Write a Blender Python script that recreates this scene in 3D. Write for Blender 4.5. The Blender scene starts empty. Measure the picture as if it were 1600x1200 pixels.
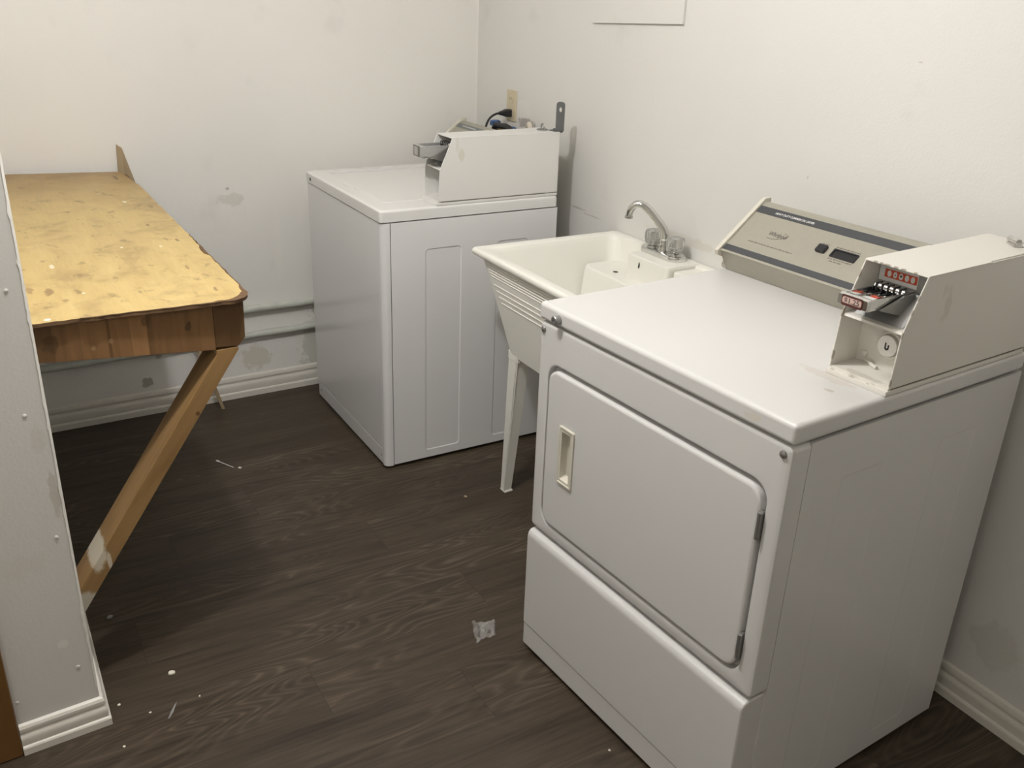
import bpy, bmesh, math, random
from mathutils import Vector, Matrix
random.seed(7)
sc = bpy.context.scene
C = sc.collection

# ------------------------------------------------------------------ camera
cam_data = bpy.data.cameras.new('camera')
cam_data.sensor_fit = 'HORIZONTAL'
cam_data.sensor_width = 36.0
cam_data.lens = 32.4886
cam_data.clip_start = 0.02
cam = bpy.data.objects.new('camera', cam_data)
C.objects.link(cam)
def camera_matrix(loc, yaw, pitch, roll):
    y, p, r = (math.radians(a) for a in (yaw, pitch, roll))
    fw = Vector((-math.sin(y) * math.cos(p), math.cos(y) * math.cos(p), math.sin(p)))
    rt = Vector((math.cos(y), math.sin(y), 0))
    up = rt.cross(fw)
    R = rt * math.cos(r) + up * math.sin(r)
    U = -rt * math.sin(r) + up * math.cos(r)
    m = Matrix((R, U, -fw)).transposed().to_4x4()
    m.translation = Vector(loc)
    return m
cam.matrix_world = camera_matrix((3.454, -1.8572, 1.560), 58.965, -23.4938, 2.2098)
sc.camera = cam

# ------------------------------------------------------------------ world, lights, exposure
world = bpy.data.worlds.new('world')
sc.world = world
world.use_nodes = True
world.node_tree.nodes['Background'].inputs['Color'].default_value = (1.0, 0.93, 0.82, 1)
world.node_tree.nodes['Background'].inputs['Strength'].default_value = 0.05
def lamp(name, loc, power, size, color):
    l = bpy.data.lights.new(name, 'POINT')
    l.energy = power
    l.shadow_soft_size = size
    l.color = color
    o = bpy.data.objects.new(name, l)
    o.location = loc
    C.objects.link(o)
    return o
lamp('ceiling_bulb', (1.89, -1.48, 2.30), 54.0, 0.038, (1.0, 0.980, 0.972))
lamp('fill_light', (3.6, -2.9, 2.25), 13.0, 0.12, (1.0, 0.955, 0.88))  # added fill lamp out of view, lifts the dryer side and lower right wall
sc.view_settings.view_transform = 'Standard'
sc.view_settings.look = 'None'
sc.view_settings.gamma = 1.0
sc.view_settings.use_curve_mapping = False
sc.view_settings.exposure = 0.0

# ------------------------------------------------------------------ materials
class NT:
    """Small helper for writing node graphs."""
    def __init__(self, name):
        self.m = bpy.data.materials.new(name)
        self.m.use_nodes = True
        self.t = self.m.node_tree
        self.b = self.t.nodes['Principled BSDF']
        self._obj = None
    def n(self, kind, **kw):
        nd = self.t.nodes.new(kind)
        for k, v in kw.items():
            setattr(nd, k, v)
        return nd
    def link(self, a, b):
        self.t.links.new(a, b)
    def put(self, sock, v):
        if hasattr(v, 'is_output'):
            self.link(v, sock)
        else:
            sock.default_value = v
    def obj(self):
        if self._obj is None:
            self._obj = self.n('ShaderNodeTexCoord').outputs['Object']
        return self._obj
    def sep(self, v):
        s = self.n('ShaderNodeSeparateXYZ')
        self.put(s.inputs[0], v)
        return s.outputs
    def comb(self, x, y, z):
        s = self.n('ShaderNodeCombineXYZ')
        for i, v in enumerate((x, y, z)):
            self.put(s.inputs[i], v)
        return s.outputs[0]
    def math(self, op, a, b=0.0, c=None):
        s = self.n('ShaderNodeMath', operation=op)
        self.put(s.inputs[0], a)
        self.put(s.inputs[1], b)
        if c is not None:
            self.put(s.inputs[2], c)
        return s.outputs[0]
    def vmath(self, op, a, b):
        s = self.n('ShaderNodeVectorMath', operation=op)
        self.put(s.inputs[0], a)
        self.put(s.inputs[1], b)
        return s.outputs
    def noise(self, vec, scale=5.0, detail=2.0, rough=0.5, dist=0.0):
        s = self.n('ShaderNodeTexNoise')
        self.put(s.inputs['Vector'], vec)
        s.inputs['Scale'].default_value = scale
        s.inputs['Detail'].default_value = detail
        s.inputs['Roughness'].default_value = rough
        s.inputs['Distortion'].default_value = dist
        return s.outputs['Fac']
    def ramp(self, fac, stops, interp='LINEAR'):
        s = self.n('ShaderNodeValToRGB')
        s.color_ramp.interpolation = interp
        els = s.color_ramp.elements
        while len(els) < len(stops):
            els.new(0.5)
        for e, (p, c) in zip(els, stops):
            e.position = p
            e.color = (c, c, c, 1) if isinstance(c, (int, float)) else (*c, 1)
        self.put(s.inputs[0], fac)
        return s.outputs['Color']
    def mix(self, fac, a, b, mode='MIX'):
        s = self.n('ShaderNodeMix', data_type='RGBA', blend_type=mode)
        self.put(s.inputs[0], fac)
        for i, v in ((6, a), (7, b)):
            self.put(s.inputs[i], (*v, 1) if isinstance(v, tuple) and len(v) == 3 else v)
        return s.outputs[2]
    def sstep(self, v, lo, hi):
        s = self.n('ShaderNodeMapRange', interpolation_type='SMOOTHSTEP')
        self.put(s.inputs[0], v)
        s.inputs[1].default_value = lo
        s.inputs[2].default_value = hi
        return s.outputs[0]
    def blotch(self, centre, radii, jag=0.4, jscale=45.0):
        """1 inside an ellipsoid with ragged edge around a fixed spot of the surface, 0 outside."""
        d = self.vmath('SUBTRACT', self.obj(), centre)[0]
        d = self.vmath('DIVIDE', d, radii)[0]
        L = self.vmath('LENGTH', d, (0, 0, 0))[1]
        j = self.math('MULTIPLY_ADD', self.noise(self.obj(), jscale, 3), jag * 4, -jag * 2)
        L = self.math('ADD', L, j)
        return self.sstep(L, 1.15, 0.75)
    def bump(self, h, strength=0.2, dist=0.002):
        s = self.n('ShaderNodeBump')
        s.inputs['Strength'].default_value = strength
        s.inputs['Distance'].default_value = dist
        self.put(s.inputs['Height'], h)
        self.link(s.outputs[0], self.b.inputs['Normal'])
    def base(self, col, rough=0.5, metal=0.0, spec=0.5):
        self.put(self.b.inputs['Base Color'], (*col, 1) if isinstance(col, tuple) else col)
        self.put(self.b.inputs['Roughness'], rough)
        self.b.inputs['Metallic'].default_value = metal
        self.b.inputs['Specular IOR Level'].default_value = spec
        return self.m

def plain(name, col, rough=0.5, metal=0.0, var=0.06, scale=30.0, bump=0.0, spec=0.5):
    t = NT(name)
    f = t.noise(t.obj(), scale, 3)
    dark = tuple(c * (1 - var) for c in col)
    c = t.mix(f, dark, tuple(min(1, c * (1 + var)) for c in col))
    if bump:
        t.bump(t.noise(t.obj(), scale * 6, 3), bump, 0.001)
    return t.base(c, rough, metal, spec)

WALL = (0.745, 0.735, 0.700)
def wall_mat(name, spots=(), col=WALL):
    t = NT(name)
    o = t.obj()
    c = t.mix(t.noise(o, 1.7, 4), tuple(x * 0.965 for x in col), tuple(min(1, x * 1.03) for x in col))
    c = t.mix(t.sstep(t.noise(o, 6.0, 5), 0.60, 0.80), c, tuple(x * 0.93 for x in col))
    for centre, radii, sc_, amount in spots:
        f = t.math('MULTIPLY', t.blotch(centre, radii), amount)
        c = t.mix(f, c, sc_)
    t.bump(t.math('ADD', t.noise(o, 160, 3), t.math('MULTIPLY', t.noise(o, 22, 3), 1.6)), 0.22, 0.002)
    return t.base(c, 0.55, 0, 0.35)

GREEN = (0.40, 0.44, 0.30)
M = {}
M['wall_back'] = wall_mat('paint_back_wall', [
    ((0.01, -0.715, 0.335), (0.1, 0.028, 0.05), GREEN, 0.55),
    ((0.01, -0.725, 0.17), (0.1, 0.07, 0.12), GREEN, 0.40),
    ((0.01, -0.98, 0.16), (0.1, 0.06, 0.05), (0.60, 0.55, 0.42), 0.5),
    ((0.015, -1.395, 0.125), (0.1, 0.022, 0.020), (0.28, 0.27, 0.22), 0.7),
    ((0.015, -1.345, 0.225), (0.1, 0.012, 0.010), (0.30, 0.28, 0.23), 0.5),
    ((0.01, -0.86, 0.60), (0.1, 0.014, 0.16), (0.88, 0.86, 0.80), 0.5),
    ((0.01, -1.02, 0.79), (0.1, 0.05, 0.022), (0.62, 0.58, 0.50), 0.4),
    ((0.01, -1.035, 0.83), (0.1, 0.008, 0.006), (0.38, 0.34, 0.28), 0.6),
], col=(0.86, 0.845, 0.80))
M['wall_right'] = wall_mat('paint_right_wall', [
    ((0.78, 0, 0.835), (0.05, 0.1, 0.004), (0.42, 0.38, 0.30), 0.5),
    ((0.86, 0, 0.825), (0.06, 0.1, 0.003), (0.45, 0.40, 0.32), 0.45),
    ((2.055, 0, 1.43), (0.006, 0.1, 0.0018), (0.42, 0.38, 0.30), 0.4),
    ((1.79, 0, 1.13), (0.004, 0.1, 0.006), (0.45, 0.40, 0.33), 0.4),
    ((0.36, 0, 1.10), (0.07, 0.1, 0.06), (0.80, 0.78, 0.75), 0.7),
    ((0.40, 0, 1.075), (0.06, 0.1, 0.02), (0.30, 0.27, 0.24), 0.7),
    ((1.35, 0, 0.86), (0.16, 0.1, 0.015), (0.60, 0.56, 0.46), 0.4),
    ((2.56, 0, 0.20), (0.06, 0.1, 0.06), (0.50, 0.48, 0.40), 0.25),
])
M['wall_left'] = wall_mat('paint_left_wall', [
    ((1.64, -1.812, 0.60), (0.05, 0.009, 0.06), (0.48, 0.43, 0.34), 0.5),
    ((1.64, -1.822, 0.72), (0.05, 0.012, 0.03), (0.55, 0.50, 0.42), 0.3),
    ((1.64, -1.850, 0.24), (0.05, 0.012, 0.010), (0.84, 0.82, 0.76), 0.6),
    ((1.64, -1.900, 0.45), (0.05, 0.05, 0.03), (0.66, 0.62, 0.55), 0.4),
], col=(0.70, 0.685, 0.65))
M['wall_plain'] = wall_mat('paint_other_walls', col=(0.74, 0.72, 0.67))
M['ceiling'] = plain('ceiling_paint', (0.80, 0.785, 0.75), 0.8, var=0.03, scale=8)
M['trim'] = plain('painted_baseboard', (0.74, 0.71, 0.64), 0.42, var=0.07, scale=14)
M['pipe_paint'] = plain('painted_pipe', (0.56, 0.58, 0.52), 0.5, var=0.16, scale=25, bump=0.15)
M['chip_edge'] = plain('chipped_plaster', (0.86, 0.84, 0.78), 0.8, var=0.08, scale=60, bump=0.3)
M['casing'] = plain('varnished_door_wood', (0.155, 0.075, 0.022), 0.4, var=0.3, scale=12)

def enamel(name, col, rough=0.26, spots=()):
    t = NT(name)
    o = t.obj()
    c = t.mix(t.noise(o, 5, 4), tuple(x * 0.97 for x in col), col)
    c = t.mix(t.math('MULTIPLY', t.sstep(t.noise(o, 190, 2), 0.75, 0.80), 0.35), c, tuple(x * 0.55 for x in col))
    for centre, radii, sc_, amount in spots:
        c = t.mix(t.math('MULTIPLY', t.blotch(centre, radii), amount), c, sc_)
    t.bump(t.noise(o, 300, 2), 0.05, 0.0006)
    return t.base(c, rough, 0, 0.5)
M['dryer'] = enamel('white_enamel_dryer', (0.680, 0.675, 0.658), spots=[
    ((0.60, -0.47, 0.926), (0.06, 0.015, 0.01), (0.55, 0.48, 0.40), 0.35),
    ((0.640, -0.520, 0.926), (0.010, 0.006, 0.01), (0.48, 0.42, 0.34), 0.6),
    ((0.620, -0.68, 0.905), (0.022, 0.01, 0.008), (0.66, 0.60, 0.50), 0.5)])
M['washer'] = enamel('white_enamel_washer', (0.80, 0.80, 0.795), 0.2)
M['washer_top'] = enamel('white_enamel_washer_top', (0.80, 0.795, 0.775), 0.26, [
    ((0.36, -0.700, 0.90), (0.07, 0.012, 0.01), (0.50, 0.47, 0.42), 0.4),
    ((0.62, -0.675, 0.90), (0.03, 0.010, 0.01), (0.50, 0.47, 0.42), 0.3)])
M['coinbox'] = enamel('painted_coin_box', (0.76, 0.735, 0.67), 0.36, [
    ((0.69, -0.33, 1.07), (0.03, 0.014, 0.035), (0.60, 0.56, 0.45), 0.6),
    ((0.69, -0.345, 1.10), (0.03, 0.008, 0.020), (0.62, 0.59, 0.50), 0.5),
    ((0.645, -0.44, 0.935), (0.05, 0.01, 0.02), (0.34, 0.30, 0.24), 0.35),
    *[((xx, -0.403, 1.1335), (rx, 0.004, 0.004), (0.20, 0.16, 0.11), 0.75) for xx, rx in ((.604, .005), (.616, .004), (.628, .008), (.645, .005), (.660, .006), (.683, .004))],
    *[((0.585, yy, zz), (.006, 0.005, 0.008), (0.25, 0.20, 0.14), 0.7) for yy, zz in ((-.443, 1.042), (-.44, 1.05), (-.415, 1.11), (-.449, .96))],
    *[((0.709, yy, zz), (.004, 0.004, 0.007), (0.25, 0.20, 0.14), 0.7) for yy, zz in ((-.446, 1.037), (-.43, 1.075), (-.420, 1.10), (-.450, .95))],
    *[((xx, -0.452, 0.936), (rx, 0.003, 0.004), (0.26, 0.21, 0.15), 0.5) for xx, rx in ((.592, .005), (.634, .008), (.668, .004))],
    ((0.60, -0.45, 1.04), (0.04, 0.006, 0.006), (0.36, 0.31, 0.24), 0.4)])
M['gap_shade'] = plain('gap_shade', (0.035, 0.033, 0.03), 0.8)
M['tub'] = enamel('cream_tub_plastic', (0.885, 0.875, 0.805), 0.36)
M['chrome'] = plain('chrome', (0.70, 0.70, 0.68), 0.13, 1.0, var=0.12, scale=20)
M['dull_chrome'] = plain('worn_chrome', (0.55, 0.54, 0.51), 0.24, 1.0, var=0.25, scale=60)
M['zinc'] = plain('zinc_steel', (0.34, 0.34, 0.33), 0.42, 0.8, var=0.15, scale=40)
M['bracket'] = plain('grey_hasp_steel', (0.135, 0.138, 0.135), 0.5, 0.3, var=0.15, scale=40)
M['console'] = plain('champagne_console_panel', (0.375, 0.357, 0.295), 0.45, 0.15, var=0.05, scale=60)
M['console_cap'] = plain('console_end_cap', (0.66, 0.63, 0.54), 0.4)
M['stripe'] = plain('charcoal_stripe', (0.062, 0.066, 0.072), 0.45)
M['washer_stripe'] = plain('grey_stripe', (0.16, 0.175, 0.165), 0.45)
M['print_white'] = plain('white_print', (0.78, 0.78, 0.76), 0.6)
M['print_dark'] = plain('dark_print', (0.075, 0.065, 0.055), 0.6)
M['print_grey'] = plain('worn_print', (0.19, 0.17, 0.14), 0.6)
M['black_plastic'] = plain('black_plastic', (0.018, 0.018, 0.02), 0.38)
M['black_rubber'] = plain('black_rubber_cord', (0.02, 0.02, 0.022), 0.5)
M['red'] = plain('red_decal', (0.60, 0.085, 0.035), 0.4)
M['price'] = plain('pink_price_label', (0.60, 0.43, 0.38), 0.4, var=0.25, scale=120)
M['price_frame'] = plain('maroon_price_frame', (0.10, 0.035, 0.03), 0.35)
M['decal_grey'] = plain('grey_decal', (0.42, 0.42, 0.40), 0.45, var=0.2, scale=150)
M['slide_grey'] = plain('satin_grey_slide', (0.50, 0.50, 0.49), 0.35, 0.5, var=0.15, scale=60)
M['coinbox_far'] = enamel('painted_washer_coin_box', (0.775, 0.765, 0.735), 0.34, [
    ((0.69, -0.37, 1.055), (0.03, 0.010, 0.022), (0.62, 0.59, 0.48), 0.55),
    ((0.69, -0.385, 1.085), (0.03, 0.005, 0.020), (0.62, 0.59, 0.50), 0.4)])
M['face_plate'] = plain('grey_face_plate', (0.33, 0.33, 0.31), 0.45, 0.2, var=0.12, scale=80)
M['silver'] = plain('silver_lock', (0.72, 0.71, 0.66), 0.3, 0.55, var=0.12, scale=90)
M['almond'] = plain('almond_outlet', (0.60, 0.53, 0.37), 0.4)
M['blue'] = plain('blue_valve_handle', (0.05, 0.115, 0.28), 0.45, var=0.2)
M['white_hose'] = plain('pale_hose', (0.66, 0.60, 0.50), 0.55, var=0.15)
M['brass'] = plain('dull_brass', (0.30, 0.22, 0.11), 0.4, 0.6)
M['swab'] = plain('cotton_white', (0.85, 0.84, 0.80), 0.9)
M['crumb'] = plain('paper_white', (0.80, 0.77, 0.66), 0.9)
M['tan_crumb'] = plain('tan_crumb', (0.42, 0.34, 0.22), 0.9)
M['lint'] = plain('grey_lint', (0.26, 0.26, 0.25), 1.0, var=0.2)
M['debris'] = plain('dark_debris', (0.06, 0.06, 0.05), 0.9)

def acrylic():
    t = NT('clear_acrylic')
    t.base((0.80, 0.80, 0.77), 0.08)
    t.b.inputs['Transmission Weight'].default_value = 0.82
    t.b.inputs['IOR'].default_value = 1.49
    return t.m
M['acrylic'] = acrylic()
def cellophane():
    t = NT('clear_crinkled_film')
    t.base((0.80, 0.79, 0.77), 0.12, 0, 0.8)
    t.b.inputs['Alpha'].default_value = 0.30
    t.bump(t.noise(t.obj(), 90, 3), 0.8, 0.003)
    return t.m
M['film'] = cellophane()

def floor_mat():
    t = NT('dark_vinyl_plank')
    x, y, z = t.sep(t.obj())
    px = t.math('DIVIDE', x, 0.185)
    ix = t.math('FLOOR', px)
    wn = t.n('ShaderNodeTexWhiteNoise', noise_dimensions='1D')
    t.put(wn.inputs['W'], ix)
    yo = t.math('MULTIPLY_ADD', wn.outputs['Value'], 5.0, y)
    iy = t.math('FLOOR', t.math('DIVIDE', yo, 1.22))
    wn2 = t.n('ShaderNodeTexWhiteNoise', noise_dimensions='2D')
    t.put(wn2.inputs['Vector'], t.comb(ix, iy, 0.0))
    rid = wn2.outputs['Value']
    off = t.math('MULTIPLY', rid, 37.0)
    # cathedral figure: contour lines of a stretched noise
    v = t.comb(t.math('MULTIPLY', x, 9.0), t.math('MULTIPLY', yo, 1.5), off)
    n1 = t.noise(v, 1.0, 1.5, 0.45, 0.25)
    rings = t.math('SINE', t.math('MULTIPLY', n1, 150.0))
    rings = t.math('MULTIPLY_ADD', rings, 0.5, 0.5)
    rings = t.math('POWER', rings, 2.2)
    v2 = t.comb(t.math('MULTIPLY', x, 120.0), t.math('MULTIPLY', yo, 5.0), off)
    fib = t.noise(v2, 1.0, 3.0, 0.6)
    v3 = t.comb(t.math('MULTIPLY', x, 26.0), t.math('MULTIPLY', yo, 1.6), off)
    streak = t.noise(v3, 1.0, 3.0, 0.6)
    broad = t.noise(t.comb(t.math('MULTIPLY', x, 3.0), t.math('MULTIPLY', yo, 1.2), off), 1.0, 2)
    g = t.math('MULTIPLY', rings, t.sstep(broad, 0.38, 0.62))
    f = t.math('ADD', t.math('MULTIPLY', g, 0.30), t.math('MULTIPLY', fib, 0.74))
    f = t.math('ADD', f, t.math('MULTIPLY', t.math('SUBTRACT', streak, 0.58), 0.62))
    f = t.math('ADD', f, t.math('MULTIPLY', t.math('SUBTRACT', rid, 0.5), 0.04))
    c = t.ramp(f, [(0.0, (0.016, 0.0105, 0.0055)), (0.25, (0.043, 0.0305, 0.0185)), (0.55, (0.078, 0.058, 0.0375)), (0.95, (0.165, 0.130, 0.092))])
    fx = t.math('FRACT', px)
    seam = t.math('MINIMUM', fx, t.math('SUBTRACT', 1.0, fx))
    fy = t.math('FRACT', t.math('DIVIDE', yo, 1.22))
    seam2 = t.math('MULTIPLY', t.math('MINIMUM', fy, t.math('SUBTRACT', 1.0, fy)), 6.6)
    s = t.math('MINIMUM', seam, seam2)
    sf = t.sstep(s, 0.012, 0.004)
    c = t.mix(t.math('MULTIPLY', sf, 0.32), c, (0.014, 0.009, 0.006))
    t.bump(t.math('ADD', t.math('MULTIPLY', rings, 0.3), fib), 0.22, 0.001)
    rough = t.math('MULTIPLY_ADD', fib, 0.2, 0.40)
    return t.base(c, rough, 0, 0.42)
M['floor'] = floor_mat()

def wood(name, dark, light, axis='y', ring=14.0, rough=0.45, spots=(), grain=1.0):
    t = NT(name)
    x, y, z = t.sep(t.obj())
    if axis == 'brace':      # grain runs along the diagonal
        y, z = (t.math('ADD', t.math('MULTIPLY', y, -.825), t.math('MULTIPLY', z, .565)),
                t.math('ADD', t.math('MULTIPLY', y, .565), t.math('MULTIPLY', z, .825)))
        axis = 'z'
    a = {'x': x, 'y': y, 'z': z}
    L = [t.math('MULTIPLY', a[k], 2.0 if k == axis else 22.0) for k in 'xyz']
    n = t.noise(t.comb(*L), 1.0, 3, 0.55, 0.6)
    L2 = [t.math('MULTIPLY', a[k], 8.0 if k == axis else 170.0) for k in 'xyz']
    fine = t.noise(t.comb(*L2), 1.0, 2)
    r = t.math('SINE', t.math('MULTIPLY', n, ring))
    f = t.math('MULTIPLY_ADD', r, 0.25, 0.3)
    f = t.math('ADD', f, t.math('MULTIPLY', fine, 0.4 * grain))
    c = t.mix(f, dark, light)
    for centre, radii, sc_, amount in spots:
        c = t.mix(t.math('MULTIPLY', t.blotch(centre, radii, 0.18, 60), amount), c, sc_)
    t.bump(fine, 0.15, 0.001)
    return t.base(c, rough, 0, 0.4)

def benchtop():
    t = NT('worn_varnished_plywood')
    o = t.obj()
    x, y, z = t.sep(o)
    v = t.comb(t.math('MULTIPLY', x, 3.0), t.math('MULTIPLY', y, 14.0), 0.0)
    n = t.noise(v, 1.0, 4, 0.6, 0.5)
    fine = t.noise(t.comb(t.math('MULTIPLY', x, 14.0), t.math('MULTIPLY', y, 110.0), 0.0), 1.0, 2)
    f = t.math('ADD', t.math('MULTIPLY', n, 0.85), t.math('MULTIPLY', fine, 0.3))
    c = t.ramp(f, [(0.25, (0.42, 0.290, 0.105)), (0.55, (0.56, 0.410, 0.160)), (0.85, (0.64, 0.49, 0.215))])
    # worn brown patches where the varnish has gone
    w = t.noise(o, 7.0, 5, 0.62, 0.4)
    c = t.mix(t.math('MULTIPLY', t.sstep(w, 0.47, 0.70), 0.62), c, (0.30, 0.195, 0.075))
    w2 = t.noise(t.comb(t.math('MULTIPLY', x, 16.0), t.math('MULTIPLY', y, 22.0), 3.0), 1.0, 4, 0.6)
    c = t.mix(t.math('MULTIPLY', t.sstep(w2, 0.57, 0.72), 0.7), c, (0.20, 0.125, 0.05))
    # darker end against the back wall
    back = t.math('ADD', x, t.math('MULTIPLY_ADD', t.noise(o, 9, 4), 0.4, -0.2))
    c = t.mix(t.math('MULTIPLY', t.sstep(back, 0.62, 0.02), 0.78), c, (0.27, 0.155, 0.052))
    # dark knots and white drips at fixed spots
    for (cx, cy, rx, ry, col, am) in (
            (1.33, -1.745, 0.035, 0.016, (0.22, 0.12, 0.045), 0.7), (1.30, -1.78, 0.03, 0.012, (0.25, 0.14, 0.05), 0.6),
            (1.40, -1.72, 0.018, 0.010, (0.24, 0.14, 0.05), 0.6), (0.60, -1.40, 0.03, 0.010, (0.22, 0.13, 0.05), 0.6),
            (0.40, -1.50, 0.03, 0.012, (0.24, 0.14, 0.05), 0.5), (0.16, -1.43, 0.05, 0.010, (0.10, 0.055, 0.02), 0.7),
            (1.00, -1.41, 0.02, 0.008, (0.12, 0.07, 0.03), 0.7), (0.82, -1.45, 0.016, 0.007, (0.16, 0.09, 0.04), 0.7),
            (0.52, -1.46, 0.016, 0.010, (0.83, 0.80, 0.68), 0.8), (1.14, -1.72, 0.022, 0.008, (0.83, 0.78, 0.62), 0.75),
            (1.03, -1.55, 0.009, 0.007, (0.83, 0.80, 0.68), 0.8), (1.05, -1.46, 0.012, 0.006, (0.80, 0.76, 0.62), 0.7),
            (1.36, -1.68, 0.006, 0.005, (0.85, 0.83, 0.75), 0.8), (1.505, -1.765, 0.010, 0.012, (0.85, 0.84, 0.78), 0.9),
            (1.44, -1.42, 0.02, 0.006, (0.20, 0.11, 0.04), 0.7), (1.25, -1.44, 0.022, 0.006, (0.20, 0.11, 0.04), 0.6)):
        c = t.mix(t.math('MULTIPLY', t.blotch((cx, cy, 0.913), (rx * .75, ry * .62, 0.1), 0.42, 75), am), c, col)
    # crack between the two sheets
    d = t.math('ABSOLUTE', t.math('ADD', y, t.math('MULTIPLY_ADD', x, 0.02, 1.765)))
    c = t.mix(t.math('MULTIPLY', t.sstep(d, 0.0022, 0.0008), 0.7), c, (0.13, 0.075, 0.03))
    t.bump(t.math('ADD', fine, t.math('MULTIPLY', w, 1.5)), 0.2, 0.001)
    return t.base(c, t.math('MULTIPLY_ADD', n, 0.25, 0.28), 0, 0.45)
M['benchtop'] = benchtop()
M['ply_edge'] = plain('broken_plywood_edge', (0.13, 0.072, 0.033), 0.8, var=0.5, scale=90, bump=0.6)
def apron_mat():
    t = NT('butted_pine_blocks')
    x, y, z = t.sep(t.obj())
    u = t.math('DIVIDE', t.math('ADD', y, 1.80), 0.36)     # 0 at the wall, 1 at the free end
    k = lambda a: tuple(a * .98 * c for c in (1.0, 0.545, 0.235))
    c = t.ramp(u, [(0.0, k(0.15)), (0.105, k(0.225)), (0.245, k(0.26)), (0.385, k(0.17)), (0.40, k(0.27)), (0.51, k(0.35)), (0.60, k(0.19)), (0.635, k(0.235)), (0.84, k(0.25)), (0.995, k(0.33))], 'CONSTANT')
    g = t.noise(t.comb(t.math('MULTIPLY', x, 40.0), t.math('MULTIPLY', y, 60.0), t.math('MULTIPLY', z, 6.0)), 1.0, 4, 0.6, 0.5)
    c = t.mix(g, t.mix(1.0, c, (0.62, 0.60, 0.56), 'MULTIPLY'), t.mix(1.0, c, (1.3, 1.3, 1.3), 'MULTIPLY'))
    for (cy, cz, ry, rz, col, am) in ((-1.767, 0.862, 0.020, 0.024, (0.055, 0.030, 0.012), 0.65), (-1.500, 0.860, 0.009, 0.012, (0.05, 0.027, 0.012), 0.85),
                                      (-1.690, 0.842, 0.006, 0.006, (0.40, 0.27, 0.13), 0.8), (-1.655, 0.852, 0.006, 0.007, (0.38, 0.25, 0.13), 0.7), (-1.585, 0.885, 0.012, 0.016, (0.07, 0.04, 0.018), 0.7)):
        c = t.mix(t.math('MULTIPLY', t.blotch((1.51, cy, cz), (0.1, ry * .8, rz * .8), 0.4, 90), am * .8), c, col)
    t.bump(g, 0.2, 0.001)
    return t.base(c, 0.42, 0, 0.4)
M['apron'] = apron_mat()
M['rail'] = wood('dark_pine_rail', (0.065, 0.034, 0.014), (0.150, 0.082, 0.034), 'z')
M['brace'] = wood('honey_pine_brace', (0.20, 0.112, 0.042), (0.37, 0.225, 0.092), 'brace', rough=0.5, spots=[
    ((1.50, -1.500, 0.655), (0.03, 0.0055, 0.006), (0.075, 0.036, 0.014), 0.8),
    ((1.47, -1.748, 0.355), (0.10, 0.022, 0.042), (0.70, 0.65, 0.52), 0.9),
    ((1.51, -1.725, 0.335), (0.02, 0.005, 0.022), (0.68, 0.62, 0.50), 0.8),
    ((1.50, -1.785, 0.225), (0.06, 0.045, 0.045), (0.56, 0.53, 0.44), 0.9)])
M['slat'] = wood('old_pale_slat', (0.27, 0.20, 0.115), (0.44, 0.34, 0.21), 'z')

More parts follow.
